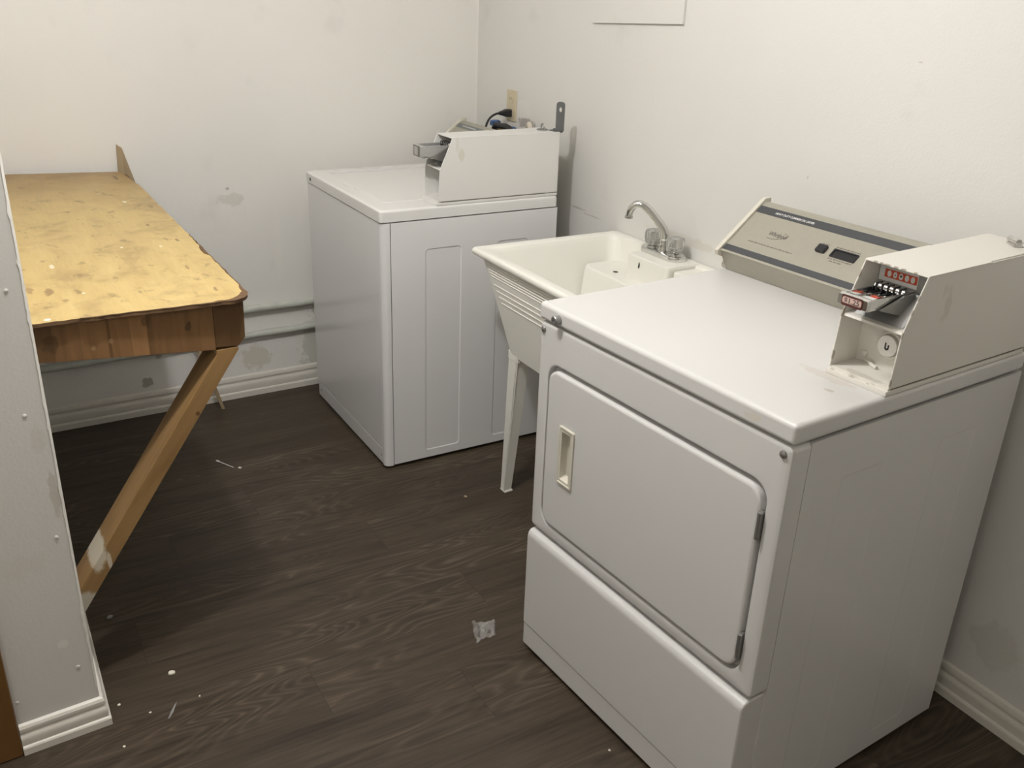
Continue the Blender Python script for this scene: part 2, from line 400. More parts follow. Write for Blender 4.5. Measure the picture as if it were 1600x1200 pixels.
# ------------------------------------------------------------------ mesh helpers
class MB:
    def __init__(self):
        self.bm = bmesh.new()
    def _merge(self, b, bev=0.0, seg=2, edges=None, ang=0.35):
        if bev > 0:
            b.normal_update()
            es = edges if edges is not None else [e for e in b.edges if len(e.link_faces) == 2 and e.calc_face_angle(0) > ang]
            if es:
                bmesh.ops.bevel(b, geom=es, offset=bev, segments=seg, profile=0.5, affect='EDGES', clamp_overlap=True)
        me = bpy.data.meshes.new('tmp')
        b.to_mesh(me)
        b.free()
        self.bm.from_mesh(me)
        bpy.data.meshes.remove(me)
        return self
    def box(self, x0, x1, y0, y1, z0, z1, bev=0.0, seg=2, pick=None):
        b = bmesh.new()
        bmesh.ops.create_cube(b, size=1)
        for v in b.verts:
            v.co = Vector((x0 + (v.co.x + .5) * (x1 - x0), y0 + (v.co.y + .5) * (y1 - y0), z0 + (v.co.z + .5) * (z1 - z0)))
        b.normal_update()
        es = None
        if pick:
            es = [e for e in b.edges if pick((e.verts[0].co + e.verts[1].co) / 2, (e.verts[0].co - e.verts[1].co).normalized())]
        return self._merge(b, bev, seg, es)
    def prism(self, pts, vec, bev=0.0, seg=2):
        """pts: closed 3D polygon, extruded by vec."""
        b = bmesh.new()
        vs = [b.verts.new(p) for p in pts]
        f = b.faces.new(vs)
        r = bmesh.ops.extrude_face_region(b, geom=[f])
        for g in r['geom']:
            if isinstance(g, bmesh.types.BMVert):
                g.co += Vector(vec)
        bmesh.ops.recalc_face_normals(b, faces=b.faces)
        return self._merge(b, bev, seg)
    def loft(self, loops, cap=(True, True), bev=0.0, seg=2, closed=False):
        b = bmesh.new()
        L = [[b.verts.new(p) for p in lp] for lp in loops]
        pairs = list(zip(L, L[1:]))
        if closed:
            pairs.append((L[-1], L[0]))
        for A, B in pairs:
            n = len(A)
            for i in range(n):
                b.faces.new((A[i], A[(i + 1) % n], B[(i + 1) % n], B[i]))
        if not closed:
            if cap[0]:
                b.faces.new(L[0][::-1])
            if cap[1]:
                b.faces.new(L[-1])
        bmesh.ops.recalc_face_normals(b, faces=b.faces)
        return self._merge(b, bev, seg)
    def tube(self, pts, r, n=12, smooth=0):
        pts = [Vector(p) for p in pts]
        rs = r if isinstance(r, (list, tuple)) else [r] * len(pts)
        for _ in range(smooth):
            np_, nr = [pts[0]], [rs[0]]
            for i in range(len(pts) - 1):
                np_ += [pts[i].lerp(pts[i + 1], .25), pts[i].lerp(pts[i + 1], .75)]
                nr += [rs[i] * .75 + rs[i + 1] * .25, rs[i] * .25 + rs[i + 1] * .75]
            np_.append(pts[-1]); nr.append(rs[-1])
            pts, rs = np_, nr
        loops = []
        side = None
        for i, p in enumerate(pts):
            t = (pts[min(i + 1, len(pts) - 1)] - pts[max(i - 1, 0)]).normalized()
            if side is None:
                side = t.orthogonal().normalized()
            side = (side - t * side.dot(t)).normalized()
            up = t.cross(side)
            loops.append([p + (side * math.cos(2 * math.pi * k / n) + up * math.sin(2 * math.pi * k / n)) * rs[i] for k in range(n)])
        return self.loft(loops)
    def lathe(self, prof, o, axis=(0, 0, 1), n=24):
        """prof: list of (radius, height) along axis from point o."""
        a = Vector(axis).normalized()
        s = a.orthogonal().normalized()
        u = a.cross(s)
        o = Vector(o)
        return self.loft([[o + a * h + (s * math.cos(2 * math.pi * k / n) + u * math.sin(2 * math.pi * k / n)) * max(r, 1e-5) for k in range(n)] for r, h in prof])
    def build(self, name, mat, parent=None, sharp=32):
        me = bpy.data.meshes.new(name)
        self.bm.to_mesh(me)
        self.bm.free()
        me.materials.append(mat)
        for p in me.polygons:
            p.use_smooth = True
        me.set_sharp_from_angle(angle=math.radians(sharp))
        o = bpy.data.objects.new(name, me)
        C.objects.link(o)
        wn = o.modifiers.new('weighted_normal', 'WEIGHTED_NORMAL')
        wn.keep_sharp = True
        wn.weight = 80
        if parent:
            o.parent = parent
        return o

def rrect(w0, w1, h0, h1, r, n=6):
    """Rounded rectangle outline in 2D, counter-clockwise, 4*(n+1) points."""
    r = max(r, 1e-4)
    out = []
    for cx, cy, a0 in ((w1 - r, h0 + r, -90), (w1 - r, h1 - r, 0), (w0 + r, h1 - r, 90), (w0 + r, h0 + r, 180)):
        for k in range(n + 1):
            a = math.radians(a0 + 90 * k / n)
            out.append((cx + r * math.cos(a), cy + r * math.sin(a)))
    return out
XZ = lambda y: (lambda p: Vector((p[0], y, p[1])))
YZ = lambda x: (lambda p: Vector((x, p[0], p[1])))
XY = lambda z: (lambda p: Vector((p[0], p[1], z)))
def on(plane, pts):
    return [plane(p) for p in pts]

def thing(name, label, cat, loc=(0, 0, 0), rotz=0.0, group=None):
    o = bpy.data.objects.new(name, None)
    o.empty_display_size = 0.1
    C.objects.link(o)
    o.location = loc
    o.rotation_euler = (0, 0, rotz)
    return tag(o, label, cat, group)
def tag(o, label, cat, group=None):
    o['label'] = label
    o['category'] = cat
    if group:
        o['group'] = group
    return o
def structure(o):
    o['kind'] = 'structure'
    return o
def lettering(body, size, mat, parent, origin, xdir, ydir, name='lettering', shear=0.0, align='LEFT', extrude=0.0002, squeeze=1.0, bold=0.0):
    cu = bpy.data.curves.new('txt', 'FONT')
    cu.body = body
    cu.size = size
    cu.shear = shear
    cu.align_x = align
    cu.extrude = extrude
    cu.offset = bold
    tmp = bpy.data.objects.new('txt', cu)
    C.objects.link(tmp)
    dg = bpy.context.evaluated_depsgraph_get()
    me = bpy.data.meshes.new_from_object(tmp.evaluated_get(dg))
    bpy.data.objects.remove(tmp)
    bpy.data.curves.remove(cu)
    X, Y = Vector(xdir).normalized(), Vector(ydir).normalized()
    Z = X.cross(Y)
    m = Matrix((X * squeeze, Y, Z)).transposed().to_4x4()
    m.translation = Vector(origin)
    me.transform(m)
    me.name = name
    me.materials.clear()
    me.materials.append(mat)
    o = bpy.data.objects.new(name, me)
    C.objects.link(o)
    o.parent = parent
    return o

# ------------------------------------------------------------------ room shell
CEIL = 2.46
FA = -0.0153                     # the back wall is a little out of square
XE, YE = 4.75, -3.6              # ends of the room behind the camera
PX, PY = 1.632, -1.798           # free corner of the left partition
PAN = -0.068
px_at = lambda y: PX + PAN * (y - PY)
m = MB(); m.box(-0.2, XE + .1, YE - .1, 0.15, -0.12, 0.0)
structure(m.build('floor', M['floor']))
m = MB(); m.box(-0.2, XE + .1, YE - .1, 0.15, CEIL, CEIL + 0.1)
structure(m.build('ceiling', M['ceiling']))
cove = [(.003 - .003 * math.cos(math.radians(a)), -.003 + .003 * math.sin(math.radians(a)), 0) for a in range(0, 91, 10)]
m = MB(); m.prism([(.003, .002, 0)] + cove[::-1] + [(FA * -1.95, -1.95, 0), (-0.15, -1.95, 0), (-0.15, .002, 0)], (0, 0, CEIL))
structure(m.build('wall_back', M['wall_back']))
m = MB(); m.box(-0.15, XE + .1, 0.0, 0.12, 0, CEIL)
structure(m.build('wall_right', M['wall_right']))
# left partition: runs along y = PY, its free end is the strip of wall at the left of the photo
m = MB()
y2 = -1.962
edge = []
rj = random.Random(3)
m.prism([(0.02, PY, 0), (PX - 0.004, PY, 0), (PX, PY - 0.004, 0), (px_at(y2), y2, 0), (0.02, y2, 0)], (0, 0, CEIL))
for (yy, zz, r) in ((-1.823, .497, .0045), (-1.829, .17, .005), (-1.953, .131, .004), (-1.838, .773, .004), (-1.90, .93, .004), (-1.829, 1.02, .004)):
    m.lathe([(r, -.0005), (r * .95, .0008), (r * .6, .0016), (0, .0018)], (px_at(yy), yy, zz), (1, -.07, 0), 12)
wl = structure(m.build('wall_left', M['wall_left']))
# bare plaster showing along the knocked corner
m = MB()
z = 0.10
top, bot = [], []
while z < 1.5:
    w = rj.choice((.0006, .0008, .001, .001, .0012, .0016, .0035)) * rj.uniform(.7, 1.2)
    bot.append((PX + 0.0006, PY - 0.003, z)); top.append((PX + 0.0012 - PAN * w * .9, PY - 0.003 - w, z))
    z += rj.uniform(.006, .025)
b = bmesh.new()
A = [b.verts.new(p) for p in bot]; B = [b.verts.new(p) for p in top]
Ci = [b.verts.new((p[0] - .004, p[1] + .0035, p[2])) for p in bot]
for i in range(len(A) - 1):
    b.faces.new((A[i], A[i + 1], B[i + 1], B[i])); b.faces.new((A[i + 1], A[i], Ci[i], Ci[i + 1]))
bmesh.ops.recalc_face_normals(b, faces=b.faces)
m._merge(b)
structure(m.build('trim_1', M['chip_edge']))
m = MB(); m.prism([(px_at(-1.962), -1.962, 0), (px_at(-2.07) , -2.07, 0), (px_at(-2.07) - .16, -2.07, 0), (px_at(-1.962) - .16, -1.962, 0)], (0, 0, CEIL))
m.box(1.50, 1.66, YE, -2.95, 0, CEIL)
m.box(1.50, 1.64, -2.95, -2.07, 2.05, CEIL)
structure(m.build('wall_door', M['wall_plain']))
m = MB(); m.box(XE, XE + .1, YE, 0, 0, CEIL)
structure(m.build('wall_rear', M['wall_plain']))
m = MB(); m.box(1.4, XE + .1, YE - .1, YE, 0, CEIL)
structure(m.build('wall_entry', M['wall_plain']))
# door with brown casing beside the partition
m = MB()
m.prism([(px_at(-1.962) - .02, -1.9615, 0.001), (px_at(-1.962) + .015, -1.9615, 0.001), (px_at(-2.035) + .015, -2.035, 0.001), (px_at(-2.035) - .02, -2.035, 0.001)], (0, 0, 2.1), 0.004)
m.box(1.63, 1.675, -2.98, -2.91, 0.001, 2.1, 0.004)
m.box(1.63, 1.676, -2.98, -1.97, 2.04, 2.11, 0.004)
structure(m.build('trim_2', M['casing']))
m = MB(); m.box(1.60, 1.64, -2.93, -2.05, 0.006, 2.04, 0.003)
structure(m.build('door_1', M['casing']))

# baseboards: a moulded profile swept along each wall
def baseboard(name, path, inward, h=0.088):
    """path: floor points; inward: unit direction(s) out of the wall at each point."""
    prof = [(0, 0), (.016, 0), (.016, .020), (.014, .024), (.0105, .026), (.0115, .034), (.012, .046), (.010, .054), (.0065, .060), (.0065, .066), (.009, .069), (.009, .077), (.006, .084), (0, .088)]
    k = h / .088
    loops = []
    for p, w in zip(path, inward):
        loops.append([Vector((p[0] + w[0] * a, p[1] + w[1] * a, c * k + .0005)) for a, c in prof])
    mm = MB(); mm.loft(loops)
    return structure(mm.build(name, M['trim'], sharp=25))
baseboard('baseboard_back', [(FA * -1.795 + .0002, -1.795), (FA * -.012 + .0002, -.018)], [(1, 0), (1, 0)], 0.090)
baseboard('baseboard_right', [(0.018, -.0002), (XE, -.0002)], [(0, -1), (0, -1)], 0.088)
# mitred round the partition's corner
baseboard('baseboard_left', [(0.032, PY + .0002), (PX + .0002, PY + .0002), (px_at(-1.9605) + .0004, -1.9605)], [(0, 1), (1, 1), (1, 0)], 0.074)

# access cover painted into the right wall
m = MB()
m.prism([(0.800, -.0005, 1.4475), (1.250, -.0005, 1.466), (1.247, -.0005, 1.92), (0.796, -.0005, 1.90)], (0, -.009, 0), 0.0015)
tag(m.build('access_cover', M['wall_right']), 'white painted square cover board set on the right wall above the sink', 'panel')

# ------------------------------------------------------------------ pipes along the back wall
def pipe(z_a, z_b, r, label):
    mm = MB()
    pts = []
    for i in range(25):
        y = -1.795 + i * (1.795 - .12) / 24
        zz = z_a + (z_b - z_a) * i / 24
        pts.append((FA * y + r + .002, y, zz + 0.0012 * math.sin(i * 1.7)))
    mm.tube(pts, r, 14)
    return tag(mm.build('water_pipe', M['pipe_paint']), label, 'pipe', 'painted pipes along the back wall')
pipe(0.362, 0.366, 0.0155, 'upper of the two white painted pipes low on the back wall')
pipe(0.246, 0.268, 0.0135, 'lower of the two white painted pipes, just above the back wall baseboard')

# ------------------------------------------------------------------ shared appliance pieces
def recessed_panel(mm, rect, inner, r, depth, plane, out, soft=0.004):
    """Rectangle of sheet metal with one shallow pressed-in rounded panel."""
    n = 6
    o = rrect(*rect, 0.0001, n)
    a = rrect(*inner, r, n)
    b_ = rrect(inner[0] + soft, inner[1] - soft, inner[2] + soft, inner[3] - soft, max(r - soft, .001), n)
    f = lambda pts, d: [plane(p) - Vector(out) * d for p in pts]
    mm.loft([f(o, 0.004), f(o, 0), f(a, 0), f(b_, depth)], cap=(False, True))

def console(parent, length, zb, texts, stripe):
    """Slanted control console of the appliance: sheet body, end cap, stripes, print."""
    P = [(-.001, zb), (-.127, zb), (-.135, zb + .014), (-.152, zb + .046), (-.154, zb + .052), (-.019, zb + .156), (-.010, zb + .158), (-.001, zb + .150)]
    c = MB()
    c.prism([(0.012, y, z) for y, z in P], (length - .012, 0, 0), 0.0015, 2)
    co = c.build('control_console', M['console'], parent)
    # end cap with its little kicked-in toe
    e = MB()
    E = [(.004, zb + .004), (-.126, zb + .0012), (-.134, zb + .010), (-.128, zb + .020), (-.134, zb + .030), (-.160, zb + .040), (-.164, zb + .052), (-.016, zb + .166), (.004, zb + .166)]
    e.prism([(0.0, y, z) for y, z in E], (.012, 0, 0), 0.0015, 2)
    e.build('end_cap', M['console_cap'], co)
    base = Vector((0, -.154, zb + .052)); top = Vector((0, -.019, zb + .156))
    s = (top - base).normalized(); nrm = Vector((1, 0, 0)).cross(s)
    at = lambda x, v, lift=0.0: Vector((x, 0, 0)) + base + s * v + nrm * lift
    def slab(name, x0, x1, v0, v1, mat, h=.0006, bev=0.0):
        q = MB()
        q.prism([at(x0, v0, -.0003), at(x1, v0, -.0003), at(x1, v1, -.0003), at(x0, v1, -.0003)], nrm * (h + .0003), bev)
        return q.build(name, mat, co)
    slab('stripe', .0125, length - .001, .137, .159, stripe)
    slab('stripe', .0125, length - .001, .006, .023, stripe)
    def ridge(v0, v1, h):
        q = MB(); q.prism([at(.0125, v0, -.0003), at(length - .001, v0, -.0003), at(length - .001, v1, -.0003), at(.0125, v1, -.0003)], nrm * h, h * .4); return q
    ridge(-.0015, .004, .0022).build('trim_bead', M['console'], co)
    if texts:
        lettering('HEAVY DUTY COMMERCIAL DRYER', .0085, M['print_white'], co, at(.066, .1445, .0006), (1, 0, 0), s, shear=.25, squeeze=.86, bold=.00012)
        lg = lettering('Whirlpool', .0175, M['print_dark'], co, at(.094, .082, .0002), (1, 0, 0), s, name='logo', shear=.32, squeeze=.75)
        q = MB()
        ring = [at(.121 + .028 * math.cos(a) * .95, .0845 + .0105 * math.sin(a) + .006 * math.cos(a), .0004) for a in [math.radians(d) for d in range(-150, 61, 8)]]
        q.tube(ring, .00045, 6)
        q.build('logo_swoosh', M['print_dark'], co)
        def dashes(name, x0, x1, v, h, mat, seed, wmin=.004, wmax=.011):
            # print too small to read in the photo
            rr = random.Random(seed); q = MB(); x = x0
            while x < x1:
                w = min(rr.uniform(wmin, wmax), x1 - x)
                q.prism([at(x, v, 0), at(x + w, v, 0), at(x + w, v + h, 0), at(x, v + h, 0)], nrm * .0005)
                x += w + .0022
            q.build(name, mat, co)
        dashes('fine_print', .060, .194, .0485, .0028, M['print_grey'], 1)
        dashes('fine_print', .243, .262, .1005, .0022, M['print_grey'], 2, .003, .006)
        dashes('fine_print', .282, .345, .1005, .0030, M['print_grey'], 3)
        dashes('fine_print', .282, .345, .0665, .0026, M['print_grey'], 4)
        dashes('fine_print', .290, .322, .0600, .0026, M['print_grey'], 5)
        dashes('fine_print', .388, .400, .1545, .0030, M['print_white'], 6, .006, .012)
        dashes('fine_print', .394, .405, .1435, .0028, M['print_white'], 7, .006, .012)
        dashes('fine_print', .440, .450, .1480, .0030, M['print_white'], 8, .006, .012)
        q = MB()
        q.prism([at(.2405, .074, -.002), at(.2655, .074, -.002), at(.2655, .096, -.002), at(.2405, .096, -.002)], nrm * .010, .003, 3)
        q.build('start_button', M['black_plastic'], co)
        q = MB()
        o_, i_ = rrect(.281, .347, .0725, .0965, .002, 3), rrect(.285, .343, .0755, .0935, .001, 3)
        q.loft([[at(*p, -.001) for p in o_], [at(*p, .0025) for p in o_], [at(*p, .0025) for p in i_], [at(*p, .0004) for p in i_]])
        q.build('display_window', M['black_plastic'], co)
    else:
        slab('fine_print', .055, .16, .146, .152, M['print_white'])
    return co

def coin_box(parent, x0, x1, z0, red, yb=-.020, hasp='strip'):
    """Bolted coin meter: open-fronted sheet box with slide, lock and lid."""
    zm, zt = z0 + .112, z0 + .207
    yf, ym, yt = -.451, -.445, -.403
    zr = zt + .002
    t = .0028
    prof = [(yf, z0 + .012), (ym, zm), (yt, zt), (yb, zr), (yb, z0 + .012)]
    b = MB()
    for xa in (x0, x1 - t):
        b.prism([(xa, y, z) for y, z in prof], (t, 0, 0), .0008, 1)
    xi0, xi1 = x0 + t, x1 - t
    # base plate, floor, shelf, lock plate, slide plate, top, back
    b.box(x0 - .001, x1, yf - .006, yb, z0, z0 + .0085, .001)
    b.box(xi0, xi1, yf + .002, -.37, z0 + .0085, z0 + .014)
    b.box(xi0, xi1, -.3785, -.370, z0 + .012, zm)
    b.prism([(xi0, ym + .004, zm - .003), (xi0, ym + .006, zm + .001), (xi0, -.350, zm + .004), (xi0, -.350, zm)], (xi1 - xi0, 0, 0))
    b.box(xi0, xi1, -.354, -.350, zm, zt)
    b.prism([(x0, yt, zt), (x0, yt + .002, zt + .0012), (x0, -.215, zt + .0022), (x0, -.215, zt - .001), (x0, yt, zt - .0016)], (x1 - x0, 0, 0))
    b.box(x0 + .001, x1 - .001, -.2135, -.20, zt - .012, zt - .006)
    b.box(x0, x1, yb - .002, yb, z0 + .0085, zr)
    paint = M['coinbox'] if red else M['coinbox_far']
    bx = b.build('coin_box', paint, parent)
    q = MB(); q.prism([(x0, -.2115, zt + .0012), (x0, yb, zr + .0012), (x0, yb, zr - .002), (x0, -.2115, zt - .002)], (x1 - x0 - (.006 if red else 0), 0, 0), .0006, 1)
    q.build('coin_door', paint, bx)
    q = MB(); q.box(x0 + .001, x1 - .0022, yf + .010, -.05, z0 + .0083, z0 + .0118)
    q.build('base_gasket', M['print_grey'], bx)
    xc = (x0 + x1) / 2 - .011
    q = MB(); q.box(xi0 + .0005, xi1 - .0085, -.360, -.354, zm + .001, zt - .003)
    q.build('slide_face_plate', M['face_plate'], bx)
    # price decal behind the slide
    yd = -.3603
    q = MB(); q.box(xc - .047, xc + .030, yd - .0006, yd, z0 + .166, z0 + .192)
    q.build('decal', M['print_white'] if red else M['decal_grey'], bx)
    q = MB(); q.box(xc - .036, xc + .029, yd - .0012, yd - .0006, z0 + .1735, z0 + .1885)
    q.build('decal_band', M['red'] if red else M['zinc'], bx)
    q = MB()
    for k in range(5):
        cx = xc - .0265 + k * .0118
        q.loft([[Vector((cx + .0040 * math.cos(a), yd - .0012 - d, z0 + .181 + .0058 * math.sin(a))) for a in [2 * math.pi * i / 16 for i in range(16)]] for d in (0, .0006)])
    q.build('coin_marks', M['print_white'] if red else M['decal_grey'], bx)
    if red:
        q = MB()
        q.lathe([(.0022, 0), (.0022, .0010)], (xc - .0265 + 2 * .0118, yd - .0012, z0 + .182), (0, -1, 0), 12)
        q.lathe([(.0012, 0), (.0012, .0010)], (xc - .0265 + 1 * .0118, yd - .0012, z0 + .181), (0, -1, 0), 12)
        q.build('coin_print', M['print_dark'], bx)
    # the slide itself: rails, handle front, tray, cross bar with coin slits
    s = MB()
    sx0, sx1 = xc - .030, xc + .030
    ys, ye = -.488, -.361
    zl, zh = (z0 + .147, z0 + .165) if red else (z0 + .146, z0 + .181)
    s.box(sx0, sx0 + .004, ys, ye, zl + .004, zh, .0012)
    s.box(sx1 - .004, sx1, ys, ye, zl - .002, zh, .0012)
    s.box(sx0, sx1, ys + .002, ye, zl, zl + .003, .0008)
    s.loft([[Vector((x, ys - .0035 - (.002 if i else 0) , z)) for x, z in rrect(sx0 - .001 + i * .0015, sx1 + .001 - i * .0015, zl - .001 + i * .0015, zh + .001 - i * .0015, .003, 3)] if i else
            [Vector((x, ys + .004, z)) for x, z in rrect(sx0 - .001, sx1 + .001, zl - .001, zh + .001, .003, 3)] for i in (0, 1)])
    s.box(sx0 + .004, sx1 - .004, -.462, -.459, zl + .003, zh - .006, .0008)
    s.tube([(sx0 + .002, -.392, zh - .001), (sx1 + .002, -.392, zh - .001)], .0065, 14)
    s.box(sx0 + .004, sx1 - .004, -.416, -.385, zl + .003, zl + .008, .001)
    sl = s.build('coin_slide', M['chrome'] if red else M['slide_grey'], bx)
    q = MB()
    for k in range(5):
        cx = xc - .0235 + k * .0118
        q.box(cx - .0009, cx + .0009, -.4003, -.3815, zh - .010, zh + .0062)
        q.box(cx - .0010, cx + .0010, -.424, -.400, zl + .0075, zl + .0095)
    q.build('coin_slit', M['black_plastic'], bx)
    if red:
        q = MB(); q.box(sx0 + .0045, sx1 - .0045, -.452, -.425, zl + .0028, zl + .0042)
        q.build('slide_decal', M['print_white'], bx)
        q = MB(); q.box(sx0 + .016, sx0 + .030, -.424, -.4165, zl + .003, zl + .0060)
        q.build('slide_decal', M['red'], bx)
    # grey shroud below and to the right of the slide
    q = MB()
    q.prism([(xi0 + .010, ym + .020, zm + .002), (xi1 - .014, ym + .020, zm + .002), (xi1 - .006, -.362, zm + .004), (xi1 - .006, -.362, zh - .004), (sx1 + .003, -.372, zh - .004), (sx0 - .002, -.38, zl - .003)], (0, .0025, 0))
    q.prism([(sx1 + .0015, -.462, zl - .002), (sx1 + .0015, -.362, zm + .003), (sx1 + .0015, -.362, zh - .003), (sx1 + .0015, -.40, zh - .003)], (.0055, 0, 0), .0008)
    q.prism([(sx0 - .004, -.455, zl - .003), (sx1 + .004, -.455, zl - .003), (sx1 + .004, -.362, zl - .003), (sx0 - .004, -.362, zl - .003)], (0, 0, .0022))
    q.build('slide_shroud', M['zinc'], bx)
    # price plate on the slide's handle
    yp = ys - .0055
    if red:
        q = MB(); q.loft([[Vector((x, yp - d, z)) for x, z in rrect(sx0 + .009, sx1 - .009, zl - .0005, zh + .0005, .003, 3)] for d in (-.0002, .0010)])
        q.build('plate_frame', M['price_frame'], bx)
        q = MB(); q.loft([[Vector((x, yp - .0010 - d, z)) for x, z in rrect(sx0 + .011, sx1 - .011, zl + .0042, zh - .0030, .003, 3)] for d in (0, .0006)])
        q.build('price_plate', M['price'], bx)
        lettering('$1.25', .0128, M['print_dark'], bx, ((sx0 + sx1) / 2, yp - .0016, zl + .0052), (1, 0, 0), (0, 0, 1), align='CENTER', bold=.00022, squeeze=1.08)
    else:
        q = MB(); q.loft([[Vector((x, yp - d, z)) for x, z in rrect(sx0 + .006, sx1 - .010, zl + .001, zh - .001, .003, 3)] for d in (-.0002, .0010)])
        q.build('plate_frame', M['print_grey'], bx)
        q = MB(); q.loft([[Vector((x, yp - .0010 - d, z)) for x, z in rrect(sx0 + .013, sx1 - .022, zl + .0045, zh - .0045, .002, 3)] for d in (0, .0006)])
        q.build('price_plate', M['decal_grey'], bx)
    # key lock
    lx, lz, ly = x1 - .058, z0 + .062, -.3785
    if red:
        q = MB(); q.lathe([(.0265, .001), (.0265, -.004), (.0255, -.0055), (.0215, -.0065), (.0213, -.003)], (lx, ly, lz), (0, 1, 0), 32)
        q.build('lock_collar', M['coinbox'], bx)
        q = MB(); q.lathe([(.0206, .001), (.0206, -.0105), (.0194, -.0125), (.0001, -.0130)], (lx, ly, lz), (0, 1, 0), 32)
        q.build('lock', M['silver'], bx)
        q = MB()
        U = [(-.0042, .006), (-.0015, .006), (-.0015, -.0028), (.0004, -.0042), (.0018, -.0028), (.0018, .003), (.0046, .003), (.0046, -.005), (.002, -.0075), (-.0015, -.0075), (-.0042, -.005)]
        q.prism([(lx + a, ly - .0125, lz + c) for a, c in U], (0, -.0009, 0))
        q.build('keyhole', M['black_plastic'], bx)
        q = MB(); q.lathe([(.0065, .001), (.0065, -.001), (.005, -.004), (.0001, -.0052)], (x0 + .020, ly, z0 + .030), (0, 1, 0), 18)
        q.build('rivet', M['coinbox'], bx)
        q = MB(); q.tube([(xi0 + .006, -.372, z0 + .0175), (x0 + .060, -.3955, z0 + .0175)], .0035, 8)
        q.build('weld_bead', M['coinbox'], bx)
    else:
        q = MB(); q.lathe([(.016, .001), (.016, -.008), (.0001, -.010)], (lx + .006, ly, lz + .004), (0, 1, 0), 24)
        q.build('lock', M['silver'], bx)
        q = MB(); q.box(xi0 + .034, xi1 - .004, -.40, -.3785, z0 + .030, z0 + .034)
        q.build('latch', M['black_plastic'], bx)
    # hasp
    if hasp == 'strip':
        h = MB()
        hx, hy = x1 - .016, yb - .006
        pts = rrect(-.0145, .0145, 0, .099, .010, 5)
        hole = [(.0045 * math.cos(a), 0.074 + .0075 * math.sin(a)) for a in [2 * math.pi * (i + .5) / len(pts) - math.pi / 2 - .2 for i in range(len(pts))]]
        # strip stands upright, its flat faces the sides
        d0 = Vector((.707, .707, 0))
        f = lambda pl, o: [Vector((hx, hy + .014, zr - .004)) + d0 * a + Vector((0, 0, c)) + Vector((.707, -.707, 0)) * o for a, c in pl]
        # align the hole loop with the outline so that the ring does not twist
        hole = sorted(hole, key=lambda p: math.atan2(p[1] - .074, p[0]))
        outl = sorted(pts, key=lambda p: math.atan2(p[1] - .074, p[0]))
        h.loft([f(outl, 0), f(outl, .0025), f(hole, .0025), f(hole, 0)], closed=True)
        h.box(hx - .026, hx + .010, hy - .012, hy + .022, zr + .0005, zr + .0035, .001)
        h.tube([(hx - .020, hy + .004, zr + .005), (hx + .012, hy + .004, zr + .005)], .004, 8)
        h.build('hasp', M['bracket'], bx)
        h = MB()
        sx, sy = x1 - .059, -.036
        h.lathe([(.020, 0), (.020, .002), (.014, .004)], (sx, sy, zr + .001), (0, 0, 1), 20)
        h.tube([(sx - .008, sy, zr + .003), (sx - .009, sy, zr + .014), (sx - .004, sy, zr + .020), (sx + .004, sy, zr + .020), (sx + .009, sy, zr + .014), (sx + .008, sy, zr + .003)], .0026, 8, 2)
        h.build('staple', M['zinc'], bx)
    else:
        h = MB()
        h.prism([(x1 - .066, -.060, zr + .0015), (x1 - .040, -.078, zr + .0015), (x1 - .004, -.040, zr + .0015), (x1 - .010, -.024, zr + .0015), (x1 - .040, -.030, zr + .0015)], (0, 0, .0035), .001)
        h.tube([(x1 - .064, -.052, zr + .009), (x1 - .036, -.070, zr + .009)], .0062, 12)
        h.tube([(x1 - .034, -.058, zr + .004), (x1 - .026, -.054, zr + .016), (x1 - .012, -.042, zr + .018), (x1 - .008, -.034, zr + .004)], .003, 8, 2)
        h.build('hasp', M['chrome'], bx)
    return bx

# ------------------------------------------------------------------ dryer
DW, DD = 0.7095, 0.681
RZ = math.radians(3.633)
dl = Vector((2.5035, -.0949, 0)) - Vector((math.cos(RZ), math.sin(RZ), 0)) * DW
dryer = thing('clothes_dryer', 'white coin-operated dryer with square front door, nearest machine on the right', 'dryer', dl, RZ)
m = MB()
m.box(0.004, DW - .004, -DD + .046, -.002, .014, .882)                 # carcass
m.box(.03, DW - .03, -DD + .019, -DD + .05, .37, .81)                  # door well
for xx in (.05, DW - .05):
    for yy in (-.62, -.06):
        m.lathe([(.022, 0.0006), (.022, .006), (.014, .008), (.014, .016)], (xx, yy, 0), n=14)
m.build('cabinet', M['dryer'], dryer)
for xa, out in ((DW, (1, 0, 0)), (0.0, (-1, 0, 0))):
    m = MB()
    pl = YZ(xa)
    recessed_panel(m, (-DD + .046, -.331, .014, .882), (-.537, -.414, .06, .791), .012, .0007, pl, out)
    recessed_panel(m, (-.331, -.001, .014, .882), (-.246, -.124, .06, .791), .012, .0007, pl, out)
    m.build('side_panel', M['dryer'], dryer, sharp=5)
def ring_plate(mm, outer, inner, ro, ri, y0, y1, front_round=.006, inner_round=.004):
    """Plate facing -y between y1 (back) and y0 (front) with a rounded opening and softened edges."""
    n = 7
    f = lambda r, rad, y, g: [Vector((x, y, z)) for x, z in rrect(r[0] + g, r[1] - g, r[2] + g, r[3] - g, max(rad - g, .0006), n)]
    a, b_ = front_round, inner_round
    loops = [f(outer, ro, y1, 0), f(outer, ro, y0 + a, 0), f(outer, ro, y0 + a * .35, a * .3), f(outer, ro, y0, a),
             f(inner, ri, y0, -b_), f(inner, ri, y0 + b_ * .35, -b_ * .3), f(inner, ri, y0 + b_, 0), f(inner, ri, y1, 0)]
    mm.loft(loops, closed=True)
